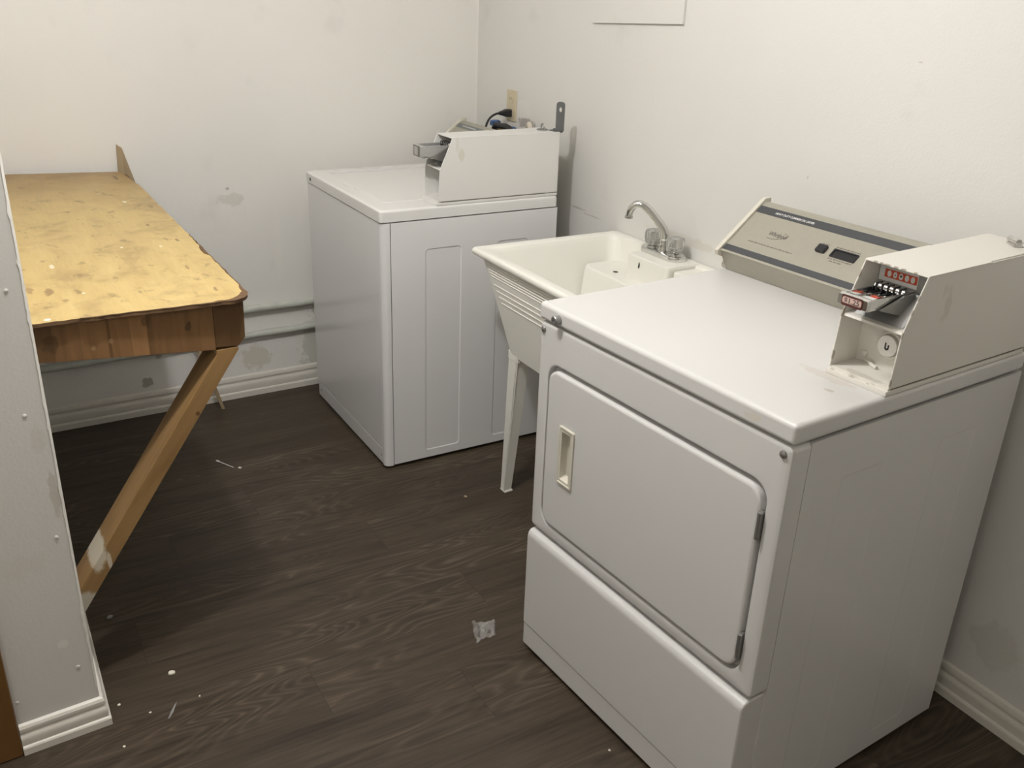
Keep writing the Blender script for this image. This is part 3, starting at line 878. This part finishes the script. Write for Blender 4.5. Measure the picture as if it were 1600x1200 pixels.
def pillow(mm, r, rad, yf, ybk, rnd):
    """Rounded slab facing -y."""
    n = 7
    f = lambda y, g: [Vector((x, y, z)) for x, z in rrect(r[0] + g, r[1] - g, r[2] + g, r[3] - g, max(rad - g, .0006), n)]
    mm.loft([f(ybk, 0), f(yf + rnd, 0), f(yf + rnd * .4, rnd * .2), f(yf + rnd * .1, rnd * .55), f(yf, rnd)])
m = MB()
ring_plate(m, (0, DW, .360, .8845), (.040, .672, .392, .796), .012, .036, -DD, -DD + .0445, .010, .005)
m.build('front_panel', M['dryer'], dryer)
m = MB()
dr_ = (.047, .665, .399, .786)
hx0, hx1, hz0, hz1 = .101, .154, .528, .670
n = 7
f = lambda r, rad, y, g: [Vector((x, y, z)) for x, z in rrect(r[0] + g, r[1] - g, r[2] + g, r[3] - g, max(rad - g, .0006), n)]
hole = (hx0 + .006, hx1 - .006, hz0 + .006, hz1 - .006)
yfr = -DD - .004
m.loft([f(dr_, .032, -DD + .018, 0), f(dr_, .032, yfr + .007, 0), f(dr_, .032, yfr + .0025, .0014), f(dr_, .032, yfr + .0006, .004), f(dr_, .032, yfr, .0075),
        f(hole, .002, yfr, 0), f(hole, .002, -DD + .018, 0)], cap=(False, False))
door = m.build('door', M['dryer'], dryer)
m = MB()
o_ = (hx0, hx1, hz0, hz1)
m.loft([f(o_, .003, yfr - .0002, 0), f(o_, .003, yfr - .0035, 0), f(o_, .003, yfr - .0045, .0015), f(o_, .003, yfr - .0045, .0045), f(o_, .003, yfr - .003, .006),
        f((o_[0] + .011, o_[1] - .011, o_[2] + .012, o_[3] - .012), .003, yfr - .003, 0),
        f((o_[0] + .013, o_[1] - .0125, o_[2] + .018, o_[3] - .014), .003, yfr + .0135, 0)], cap=(False, True))
m.build('door_handle', M['console_cap'], door)
for zc in (.718, .461):
    m = MB()
    m.tube([(.669, -DD - .006, zc - .026), (.669, -DD - .006, zc + .026)], .0042, 10)
    m.box(.664, .672, -DD - .004, -DD + .004, zc - .028, zc + .028, .001)
    m.build('hinge', M['zinc'], dryer)
m = MB()
f2 = lambda y, z0, z1, g: None
KB = .006
m.prism([(KB, -DD + .06, .078), (KB, -DD - .0115, .078), (KB, -DD - .0115, .333), (KB, -DD - .009, .344), (KB, -DD - .003, .351), (KB, -DD + .006, .353), (KB, -DD + .06, .353)], (DW - 2 * KB + .001, 0, 0), .0045, 3)
m.build('lower_panel', M['dryer'], dryer)
m = MB()
m.box(KB, DW - KB + .001, -DD - .009, -DD + .05, .013, .0765, .003)
m.build('toe_panel', M['dryer'], dryer)
m = MB()
m.box(-.002, DW + .002, -DD - .003, -.002, .8868, .9262, .0095, 4)
tp = m.build('top_panel', M['dryer'], dryer)
for sx_ in (.0165, .6915):
    m = MB()
    m.lathe([(.0075, .003), (.0075, -.001), (.0062, -.0035), (.0035, -.0048), (.0001, -.0050)], (sx_, -DD, .866), (0, 1, 0), 18)
    m.lathe([(.002, 0), (.002, -.0054)], (sx_, -DD, .866), (0, 1, 0), 8)
    m.build('screw', M['zinc'], dryer)
m = MB()
m.lathe([(.0098, .002), (.0098, -.012), (.0085, -.014), (.005, -.0142), (.0045, -.010), (.0001, -.010)], (.072, -DD - .004, .9055), (0, 1, 0), 20)
m.build('lock_bolt', M['zinc'], dryer)
console(dryer, DW - .004, .9264, True, M['stripe'])
coin_box(dryer, .583, .7095, .9264, True, hasp='lying')

# ------------------------------------------------------------------ washing machine
WW, WD = 0.6916, 0.648
washer = thing('washing_machine', 'white coin-operated top-loading washer in the far corner', 'washing machine', (0.1373, -.1252, 0), 0.0)
washer.location.y = -.1252
m = MB()
m.box(.0, WW, -WD + .004, -.001, .012, .860, .022, 5, pick=lambda c, d: abs(d.z) > .9 and c.y < -.3)
for xx in (.05, WW - .05):
    for yy in (-.59, -.06):
        m.lathe([(.022, 0.0006), (.022, .006), (.014, .008), (.014, .014)], (xx, yy, 0), n=14)
m.build('cabinet', M['washer'], washer)
m = MB()
recessed_panel(m, (-WD + .0318, -.308, .012, .860), (-.498, -.366, .040, .766), .014, .0022, YZ(WW + .0035), (1, 0, 0))
recessed_panel(m, (-.308, -.001, .012, .860), (-.234, -.112, .040, .766), .014, .0022, YZ(WW + .0035), (1, 0, 0))
m.build('side_panel', M['washer'], washer, sharp=8)
m = MB()
cp = [(WW - .020, -WD - .0005)] + [(WW + .0035 - .020 + .020 * math.sin(math.radians(a)), -WD - .0005 + .020 - .020 * math.cos(math.radians(a))) for a in range(9, 91, 9)] + [(WW + .0035, -WD + .0290), (WW - .0005, -WD + .0290), (WW - .0005, -WD + .021), (WW - .020, -WD + .004)]
m.prism([(x, y, .009) for x, y in cp], (0, 0, .851))
m.build('corner_post', M['washer'], washer)
m = MB(); m.box(WW - .001, WW + .0012, -WD + .0285, -WD + .0325, .012, .859)
m.build('seam', M['gap_shade'], washer)  # dark strip in the groove, paints in the shade between post and side panel
m = MB(); m.box(.004, WW - .022, -WD - .0005, -WD + .02, .0715, .860, .002)
m.build('front_panel', M['washer'], washer)
m = MB(); m.box(.012, WW - .020, -WD + .0005, -WD + .02, .010, .0650, .002)
m.build('toe_panel', M['washer'], washer)
for sx_ in (.043, .655):
    m = MB(); m.lathe([(.004, .002), (.004, -.001), (.0001, -.002)], (sx_, -WD + .0005, .040), (0, 1, 0), 12)
    m.build('screw', M['zinc'], washer)
# top with the lid opening
m = MB()
zt0, zt1 = .8640, .9006
n = 6
fx = lambda r, rad, z, g: [Vector((x, y, z)) for x, y in rrect(r[0] + g, r[1] - g, r[2] + g, r[3] - g, max(rad - g, .0006), n)]
ot, it = (-.003, WW + .0045, -WD - .004, -.001), (.062, .585, -WD + .062, -.165)
m.loft([fx(ot, .012, zt0, 0), fx(ot, .012, zt1 - .010, 0), fx(ot, .012, zt1 - .004, .002), fx(ot, .012, zt1 - .001, .006), fx(ot, .012, zt1, .011),
        fx(it, .008, zt1, -.006), fx(it, .008, zt1 + .0015, -.004), fx(it, .008, zt1 + .0015, -.001), fx(it, .008, zt1 - .001, 0), fx(it, .008, zt0, 0)], closed=True)
m.build('top_panel', M['washer_top'], washer)
m = MB()
il = (.0645, .5825, -WD + .0645, -.1675)
m.loft([fx(il, .007, zt1 - .020, 0), fx(il, .007, zt1 - .0065, 0), fx(il, .007, zt1 - .004, .003)])
m.build('lid', M['washer_top'], washer)
m = MB()
m.loft([[Vector((.31 + (.05 + g) * math.cos(a), -WD + .0455 + (.0105 + g) * math.sin(a), zt1 + h)) for a in [2 * math.pi * i / 28 for i in range(28)]] for g, h in ((.002, .0002), (.001, .0014), (-.001, .0014), (-.005, .0004))], cap=(True, True))
m.build('finger_notch', M['washer_top'], washer)
m = MB(); m.lathe([(.0062, .001), (.0062, -.0012), (.0048, -.0012), (.0046, -.0005), (.0001, -.0004)], (.049, -WD - .004, .879), (0, 1, 0), 16)
m.build('lock_hole', M['black_plastic'], washer)
console(washer, WW - .004, .9008, False, M['washer_stripe'])
coin_box(washer, .583, WW, .9008, False, yb=-.004, hasp='strip')

# ------------------------------------------------------------------ laundry sink
TX0, TX1, TY0, TY1, TZ = 1.0056, 1.605, -.552, -.003, .811
tub = thing('laundry_sink', 'cream plastic laundry tub on legs between the washer and the dryer', 'sink', (1.305, -.28, 0))
tub.location = (0, 0, 0)
m = MB()
n = 6
def L(x0, x1, y0, y1, r, z):
    return [Vector((x, y, z)) for x, y in rrect(x0, x1, y0, y1, r, n)]
loops = [L(1.146, 1.480, -.478, -.075, .03, .492),                                   # outside, from the bottom up
         L(1.138, 1.488, -.488, -.070, .035, .500),
         L(1.082, 1.540, -.522, -.040, .03, .690),
         L(1.052, 1.566, -.530, -.028, .03, .750),
         L(1.034, 1.580, -.534, -.020, .03, .786),
         L(TX0 + .010, TX1 - .008, TY0 + .008, TY1, .012, .788),
         L(TX0 + .001, TX1, TY0 + .001, TY1, .013, .793),
         L(TX0, TX1, TY0, TY1, .014, .803),
         L(TX0 + .004, TX1 - .004, TY0 + .004, TY1 - .001, .014, .8095),
         L(TX0 + .010, TX1 - .010, TY0 + .010, TY1 - .004, .014, TZ),
         L(TX0 + .030, TX1 - .030, TY0 + .034, TY1 - .022, .025, TZ - .001),          # inside, down to the basin floor
         L(TX0 + .036, TX1 - .036, TY0 + .040, TY1 - .027, .03, TZ - .006),
         L(TX0 + .042, TX1 - .042, TY0 + .044, TY1 - .030, .04, TZ - .020),
         L(1.110, 1.525, -.482, -.066, .05, .60),
         L(1.160, 1.475, -.460, -.088, .05, .535),
         L(1.200, 1.440, -.430, -.120, .05, .522)]
m.loft(loops)
basin = m.build('basin', M['tub'], tub, sharp=50)
# faucet deck and soap shelf moulded into the back
m = MB()
m.loft([L(1.262, 1.440, -.146, -.012, .012, .600), L(1.254, 1.446, -.138, -.010, .012, TZ - .006), L(1.258, 1.443, -.134, -.010, .010, TZ + .0006)], bev=0)
m.build('faucet_deck', M['tub'], tub, sharp=50)
m = MB()
m.loft([L(1.105, 1.53, -.215, -.050, .02, .590), L(1.088, 1.56, -.185, -.018, .02, .728), L(1.094, 1.56, -.178, -.018, .014, .736)])
m.build('soap_shelf', M['tub'], tub, sharp=50)
m = MB()
m.loft([L(1.452, 1.560, -.120, -.012, .012, .640), L(1.448, 1.562, -.118, -.010, .012, TZ - .014), L(1.452, 1.558, -.114, -.012, .010, TZ - .010)])
m.build('soap_dish', M['tub'], tub, sharp=50)
# pressed ribs on the front apron, following its slope
def front_pt(x, z, lift):
    pr = ((.492, -.478), (.500, -.488), (.690, -.522), (.750, -.530), (.786, -.534))
    for (za, ya), (zb_, yb_) in zip(pr, pr[1:]):
        if za <= z <= zb_:
            return Vector((x, ya + (yb_ - ya) * (z - za) / (zb_ - za) - lift, z))
for k in range(4):
    z = .716 - k * .0165
    xa = 1.115 + k * .012
    m = MB()
    m.tube([front_pt(xa, z, -.0012), front_pt(1.50 - k * .012, z, -.0012)], .0030, 8)
    m.build('rib', M['tub'], tub)
for k in range(5):
    z = .775 - k * .0085
    m = MB(); m.tube([front_pt(1.085 + k * .003, z, -.0006), front_pt(1.535, z, -.0006)], .0022, 6)
    m.build('rib', M['tub'], tub)
# four angle-section legs
def leg(cx, cy, sx, sy):
    q = MB()
    zt_ = .512
    # outer front plate, side plate, foot
    a, b_, t_ = .048, .026, .004
    tx, ty = cx + sx * .028, cy + sy * -.0          # top leans under the basin
    q.prism([(cx, cy, .0006), (cx + sx * b_, cy, .0006), (tx + sx * a, ty, zt_ - .03), (tx + sx * a, ty, zt_), (tx - sx * .004, ty, zt_)], (0, sy * t_, 0), .001, 1)
    q.prism([(cx + sx * b_, cy, .0006), (cx + sx * b_, cy + sy * b_, .0006), (tx + sx * a, ty + sy * a, zt_), (tx + sx * a, ty, zt_)], (-sx * t_, 0, 0), .001, 1)
    q.prism([(cx - sx * .001, cy - sy * .001, .0006), (cx + sx * (b_ + .004), cy - sy * .001, .0006), (cx + sx * (b_ + .004), cy + sy * (b_ + .004), .0006), (cx, cy + sy * (b_ + .004), .0006)], (0, 0, .008), .0015, 1)
    q.prism([(tx - sx * .006, ty - sy * .002, zt_ - .028), (tx + sx * (a + .003), ty - sy * .002, zt_ - .028), (tx + sx * (a + .003), ty - sy * .002, zt_), (tx - sx * .006, ty - sy * .002, zt_)], (0, sy * .012, 0), .001, 1)
    return q.build('leg', M['tub'], tub)
for cx, cy, sx_, sy_ in ((1.128, -.487, 1, 1), (1.515, -.487, -1, 1), (1.128, -.075, 1, -1), (1.515, -.075, -1, -1)):
    leg(cx, cy, sx_, sy_)
m = MB(); m.lathe([(.03, 0), (.034, .002), (.02, .004)], (1.32, -.275, .5215), n=20)
m.build('drain', M['zinc'], tub)
# faucet
fz = TZ + .0006
m = MB()
pts = rrect(1.238, 1.416, -.090, -.026, .031, 8)
f = lambda g, z: [Vector((x, y, z)) for x, y in rrect(1.238 + g, 1.416 - g, -.090 + g, -.026 - g, .0315 - g, 8)]
m.loft([f(0, fz), f(0, fz + .011), f(.002, fz + .015), f(.006, fz + .017)])
m.lathe([(.0165, 0), (.0165, .006), (.0135, .012), (.0130, .026), (.0150, .028), (.0150, .034), (.0105, .040)], (1.328, -.060, fz + .0165))
fa = m.build('faucet', M['chrome'], tub)
m = MB()
v = Vector((-.70, -.71, 0)).normalized()
b0 = Vector((1.328, -.060, fz + .050))
sp = [(0, 0), (0, .023), (.011, .040), (.042, .074), (.062, .092), (.079, .101), (.096, .099), (.108, .086), (.112, .071), (.1125, .062)]
m.tube([b0 + v * a + Vector((0, 0, c)) for a, c in sp], [.0132, .0132, .0132, .0130, .0128, .0126, .0118, .0108, .0104, .0104], 16, 2)
m.build('spout', M['chrome'], fa)
m = MB()
tp_ = b0 + v * .1125 + Vector((0, 0, .064))
m.lathe([(.0096, 0), (.0124, -.002), (.0124, -.008), (.0112, -.009), (.0001, -.0085)], tp_, (0, 0, 1), 20)
m.build('aerator', M['dull_chrome'], fa)
for hx in (1.276, 1.380):
    m = MB()
    m.lathe([(.0185, 0), (.0185, .003), (.0125, .006), (.0110, .016)], (hx, -.059, fz + .0165))
    m.lathe([(.0080, .01), (.0150, .014), (.0150, .022), (.0090, .026), (.0085, .042), (.0060, .046)], (hx, -.059, fz + .0165))
    m.build('handle_stem', M['chrome'], fa)
    m = MB()
    k8 = 40
    def hl(r, z, dep):
        return [Vector((hx + (r - dep * (0.5 + 0.5 * math.cos(8 * a)) ) * math.cos(a), -.059 + (r - dep * (0.5 + 0.5 * math.cos(8 * a))) * math.sin(a), fz + z)) for a in [2 * math.pi * i / k8 for i in range(k8)]]
    m.loft([hl(.0225, .0275, .001), hl(.0250, .030, .002), hl(.0285, .044, .0032), hl(.0285, .060, .0032), hl(.0262, .0665, .002), hl(.018, .0690, .001)])
    m.build('handle', M['acrylic'], fa)
# dark debris stuck to the basin wall
def speck(name, pts, mat, label, cat, group=None, h=.003):
    q = MB(); q.prism(pts, (0, 0, h), h * .25, 1)
    return tag(q.build(name, mat), label, cat, group)

# ------------------------------------------------------------------ bench
bench = thing('wall_bench', 'wall-mounted wooden folding bench with worn yellow top and diagonal brace', 'bench', (0, 0, 0))
def bz(x, y):
    """top surface height: the home-made top is slightly twisted"""
    u = (x - .05) / 1.47
    w = (y + 1.74) / .34
    back = .934 + (.922 - .934) * w
    return back * (1 - u) + .913 * u
m = MB()
out = []
# outline: wall side back, wall side front, ragged front edge, rounded corner, ragged long edge
rj = random.Random(11)
def edge_pts(p, q, n_, jit):
    r = []
    for i in range(n_ + 1):
        a = i / n_
        x, y = p[0] + (q[0] - p[0]) * a, p[1] + (q[1] - p[1]) * a
        r.append((x + rj.uniform(-jit, jit) * (p[0] == q[0] or abs(p[0] - q[0]) < .05), y + rj.uniform(-jit, jit) * (abs(p[0] - q[0]) > .05)))
    return r
out += [(.052, PY + .002), (.8, PY + .002)]
out += edge_pts((1.520, PY + .002), (1.530, -1.415), 26, .0022)
for k in range(1, 8):
    a = math.radians(90 * k / 8)
    out.append((1.488 + .044 * math.cos(a) + rj.uniform(-.001, .001), -1.412 + .047 * math.sin(a)))
out += edge_pts((1.485, -1.364), (.30, -1.378), 60, .0012)
out += [(.055, -1.400)]
inner = []
ctr = (.8, -1.58)
b = bmesh.new()
T = [b.verts.new((x, y, bz(x, y))) for x, y in out]
Bt = [b.verts.new((x + rj.uniform(-.001, .002), y + rj.uniform(-.0015, .0015), bz(x, y) - .0075)) for x, y in out]
b.faces.new(T[::1])
b.faces.new(Bt[::-1])
for i in range(len(T)):
    j = (i + 1) % len(T)
    b.faces.new((T[i], Bt[i], Bt[j], T[j]))
bmesh.ops.recalc_face_normals(b, faces=b.faces)
bmesh.ops.triangulate(b, faces=[fc for fc in b.faces if len(fc.verts) > 4])
m._merge(b)
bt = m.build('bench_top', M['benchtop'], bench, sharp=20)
bt.data.materials.append(M['ply_edge'])
for p in bt.data.polygons:
    if abs(p.normal.z) < .6 or p.normal.z < 0:
        p.material_index = 1
# splintered bare strip along the chipped front and corner
m = MB()
b = bmesh.new()
o1, o2 = [], []
sec = out[8:-34]
ns = len(sec)
for i, (x, y) in enumerate(sec):
    w = .0006 + .0026 * max(0, math.sin(i * .9) * math.sin(i * .37 + 1)) + rj.uniform(0, .0008)
    cdist = math.hypot(x - 1.52, y + 1.375)
    w += .017 * max(0, 1 - cdist / .10) + (.007 if 44 < i < 49 else 0)
    d = Vector((ctr[0] + .5 - x, -1.60 - y, 0)) if x > 1.45 else Vector((0, -1, 0))
    d.normalize()
    o1.append(b.verts.new((x + (-d.x) * .001, y - d.y * .001, bz(x, y) + .0005)))
    o2.append(b.verts.new((x + d.x * w, y + d.y * w, bz(x, y) + .0008)))
for i in range(ns - 1):
    b.faces.new((o1[i], o1[i + 1], o2[i + 1], o2[i]))
geo = bmesh.ops.extrude_face_region(b, geom=b.faces[:])
for g in geo['geom']:
    if isinstance(g, bmesh.types.BMVert):
        g.co.z -= .0012
bmesh.ops.recalc_face_normals(b, faces=b.faces)
m._merge(b)
m.build('splintered_edge', M['ply_edge'], bt)
AX = 1.510
m = MB()
ya, yb_ = PY + .002, -1.4465
m.prism([(AX, ya, .826), (AX, yb_, .798), (AX, yb_, .9035), (AX, ya, .9035)], (-.036, 0, 0), .0012)
m.build('apron', M['apron'], bench)
m = MB()
m.prism([(AX, -1.446, .803), (AX, -1.398, .800), (AX, -1.3815, .818), (AX, -1.3795, .9030), (AX, -1.446, .9030)], (-1.44, 0, .012), .0012)
m.build('side_rail', M['rail'], bench)
m = MB(); m.box(.06, AX - .037, PY + .001, PY + .038, .830, .896, .0015)
m.build('wall_cleat', M['rail'], bench)
# diagonal brace: a 2x4 laid flat
m = MB()
d = Vector((0, .565, .825)).normalized()
x1b, x0b = AX, AX - .089
ylo = PY + .0015
def hit_y(p, y):      # point on the line p + t d at given y
    t = (y - p[1]) / d.y
    return (p[0] + d.y * t, p[1] + d.z * t) if False else (y, p[2] + d.z * t)
R0 = Vector((0, -1.393, .798)); nrm = Vector((0, -d.z, d.y))
L0 = R0 + nrm * .0375
ra, rb = hit_y(R0, ylo), (R0.y, R0.z)
la = hit_y(L0, ylo)
lt = hit_y(L0, -1.4445)
rt_ = hit_y(R0, -1.3965)
m.prism([(x1b, *ra), (x1b, rt_[0], rt_[1]), (x1b, -1.400, .7985), (x1b, -1.4465, .7965), (x1b, -1.4465, lt[1] - .004), (x1b, *la)], (-.089, 0, 0), .0025, 2)
m.build('brace', M['brace'], bench)

# slat leaning behind the bench
m = MB()
S = [(.108, -1.151, .0008), (.108, -1.139, .0008), (.030, -1.380, .996), (.029, -1.396, 1.008), (.0355, -1.4015, .92), (.060, -1.315, .62)]
m.prism(S, (-.010, 0, -.0002), .0006, 1)
tag(m.build('wood_slat', M['slat']), 'thin pale wooden slat leaning on the back wall behind the bench corner', 'slat')

# ------------------------------------------------------------------ outlet, plug, valves behind the washer
out_ = thing('electrical_outlet', 'almond duplex outlet on the right wall above the washer', 'outlet', (0, 0, 0))
m = MB()
f = lambda g, y: [Vector((x, y, z)) for x, z in rrect(.255 + g, .325 - g, 1.069 + g, 1.184 - g, max(.004 - g, .001), 3)]
m.loft([f(0, -.0004), f(0, -.004), f(.002, -.006)])
pl = m.build('cover_plate', M['almond'], out_)
for zc in (1.150, 1.103):
    m = MB()
    m.loft([[Vector((x, y, z)) for x, z in rrect(.273, .307, zc - .014, zc + .014, .010, 4)] for y in (-.0058, -.0085)])
    r_ = m.build('receptacle', M['almond'], out_)
    m = MB()
    m.box(.2825, .2845, -.0089, -.0084, zc - .001, zc + .007); m.box(.2950, .2970, -.0089, -.0084, zc - .001, zc + .007)
    m.build('slot', M['black_plastic'], r_)
cord = thing('power_cord', 'black power cord and plug in the outlet behind the washer', 'cord', (0, 0, 0))
m = MB()
f = lambda g, y, w, h: [Vector((.290 + x, y, 1.100 + z)) for x, z in rrect(-w, w, -h, h, .006, 4)]
m.loft([f(0, -.0092, .014, .014), f(0, -.030, .014, .014), f(0, -.040, .010, .010), f(0, -.058, .006, .006)])
m.build('plug', M['black_plastic'], cord)
m = MB()
m.tube([(.290, -.055, 1.100), (.290, -.075, 1.098), (.288, -.100, 1.082), (.284, -.112, 1.050), (.280, -.110, 1.00), (.280, -.100, .95)], .0042, 10, 2)
m.build('cable', M['black_rubber'], cord)

def valve(x, label, pale):
    t = thing('water_valve', label, 'valve', (0, 0, 0), group='washer water valves')
    q = MB()
    q.tube([(x, -.0006, 1.025), (x, -.045, 1.025)], .010, 12)
    q.lathe([(.013, 0), (.014, .02), (.008, .026), (.006, .034)], (x, -.040, 1.018), (0, 0, 1), 14)
    q.build('valve_body', M['brass'], t)
    q = MB()
    kk = 24
    q.loft([[Vector((x + (r + .002 * math.cos(6 * a)) * math.cos(a), -.040 + (r + .002 * math.cos(6 * a)) * math.sin(a), 1.046 + h)) for a in [2 * math.pi * i / kk for i in range(kk)]] for r, h in ((.012, 0), (.019, .002), (.019, pale), (.012, pale + .004))])
    q.build('valve_handle', M['blue'], t)
    q = MB()
    q.tube([(x, -.040, 1.020), (x, -.040, .98), (x + .01, -.050, .93), (x + .02, -.055, .86)], .0095, 10, 2)
    q.build('hose', M['black_rubber'], t)
valve(.232, 'blue-handled water valve left of the outlet, behind the washer', .017)
valve(.352, 'blue-handled water valve right of the outlet, behind the washer', .008)
m = MB()
m.tube([(.292, -.082, 1.00), (.296, -.082, 1.045), (.315, -.082, 1.062), (.345, -.083, 1.062), (.400, -.082, 1.066), (.430, -.080, 1.050), (.440, -.078, 1.00)], [.010, .011, .012, .010, .012, .011, .010], 12, 2)
tag(m.build('supply_hose', M['black_rubber']), 'dark bent supply hose under the outlet behind the washer', 'hose')
m = MB()
m.tube([(.455, -.022, 1.00), (.455, -.026, 1.055), (.470, -.034, 1.083), (.492, -.042, 1.084), (.510, -.050, 1.060), (.514, -.056, 1.00), (.514, -.058, .93)], .010, 12, 2)
tag(m.build('drain_hose', M['white_hose']), 'pale looped drain hose behind the washer coin box', 'hose')

# ------------------------------------------------------------------ litter
sw = thing('cotton_swab', 'white cotton swab on the floor beside the bench shadow', 'swab', (0, 0, 0))
m = MB(); m.tube([(.524, -1.271, .0036), (.589, -1.234, .0020)], .0014, 8); m.build('stick', M['swab'], sw)
m = MB(); m.tube([(.517, -1.275, .0036), (.520, -1.2733, .0036), (.527, -1.2693, .0036), (.534, -1.2653, .0034)], [.0012, .0034, .0036, .0015], 10, 1); m.build('cotton_tip', M['swab'], sw)
# crumpled cellophane
m = MB()
b = bmesh.new()
rj = random.Random(5)
gx, gy = 9, 8
G = []
quad = [(1.705, -.904), (1.735, -.842), (1.782, -.870), (1.784, -.928)]
for i in range(gx):
    row = []
    for j in range(gy):
        a, c = i / (gx - 1), j / (gy - 1)
        p = (Vector(quad[0]).lerp(Vector(quad[1]), a)).lerp(Vector(quad[3]).lerp(Vector(quad[2]), a), c)
        zz = .0012 + rj.uniform(0, .020) * (1 if 0 < i < gx - 1 and 0 < j < gy - 1 else .35)
        row.append(b.verts.new((p.x + rj.uniform(-.003, .003), p.y + rj.uniform(-.003, .003), zz)))
    G.append(row)
for i in range(gx - 1):
    for j in range(gy - 1):
        b.faces.new((G[i][j], G[i + 1][j], G[i + 1][j + 1], G[i][j + 1]))
m._merge(b)
tag(m.build('plastic_wrapper', M['film'], sharp=5), 'crumpled clear plastic wrapper on the floor before the dryer', 'wrapper')
def chip(x, y, r, mat, label, cat, seed, h=.003, stretch=(1, 1), ang=0.0, name='paper_scrap', group=None):
    rr = random.Random(seed)
    pts = []
    for k in range(7):
        a = 2 * math.pi * k / 7
        q = r * rr.uniform(.7, 1.2)
        u, v_ = q * math.cos(a) * stretch[0], q * math.sin(a) * stretch[1]
        pts.append((x + u * math.cos(ang) - v_ * math.sin(ang), y + u * math.sin(ang) + v_ * math.cos(ang), .0006))
    return speck(name, pts, mat, label, cat, group, h)
G_ = 'paper scraps on the floor'
chip(1.541, -1.633, .0085, M['crumb'], 'largest white paper scrap, on the floor near the partition baseboard', 'scrap', 1, .006, group=G_)
chip(.602, -1.215, .0055, M['crumb'], 'small white scrap next to the cotton swab', 'scrap', 2, .004, group=G_)
chip(1.121, -.616, .0065, M['tan_crumb'], 'tan crumb on the floor in front of the sink leg', 'crumb', 3, .004, name='floor_crumb')
chip(1.249, -1.728, .0085, M['lint'], 'grey lint ball on the dark floor under the bench', 'lint', 4, .005, name='lint_ball')
chip(1.667, -1.656, .026, M['lint'], 'thin grey lint streak on the floor by the partition corner', 'lint', 5, .0008, (1, .11), 2.6, name='lint_streak')
def floor_at(u, v):
    R = Vector(cam.matrix_world.col[0][:3]); U = Vector(cam.matrix_world.col[1][:3]); F = -Vector(cam.matrix_world.col[2][:3])
    q = F + R * (u - 800) / 1443.94 - U * (v - 600) / 1443.94
    p = Vector((3.454, -1.8572, 1.56))
    return p + q * (-p.z / q.z)
for i, (u, v, r, lab) in enumerate(((186, 1102, .0035, 'white fleck nearest the partition baseboard corner'), (235, 1114, .003, 'white fleck left of the grey lint streak'),
                                    (312, 1088, .0025, 'tiny white fleck right of the largest paper scrap'), (194, 1167, .003, 'white fleck at the bottom left of the floor'),
                                    (952, 1173, .003, 'white fleck on the floor beside the dryer toe panel'))):
    p = floor_at(u, v)
    chip(p.x, p.y, r, M['crumb'], lab, 'fleck', 20 + i, .002, name='paper_fleck', group='white flecks on the floor')
# dark bits stuck in the tub
def bit(pts, lab):
    q = MB(); q.tube(pts, [.0012] + [.003] * (len(pts) - 2) + [.0012], 6, 1)
    tag(q.build('wet_lint', M['debris']), lab, 'lint', 'dark lint in the laundry tub')
bit([(1.224, -.0365, .776), (1.227, -.0365, .768), (1.222, -.0370, .762)], 'dark lint clump high on the far wall of the tub')
bit([(1.318, -.1395, .796), (1.319, -.1405, .785), (1.318, -.1415, .778)], 'dark lint streak on the tub ledge below the faucet')
bit([(1.205, -.150, .738), (1.213, -.146, .739), (1.216, -.139, .738)], 'dark lint clump on the tub soap shelf')
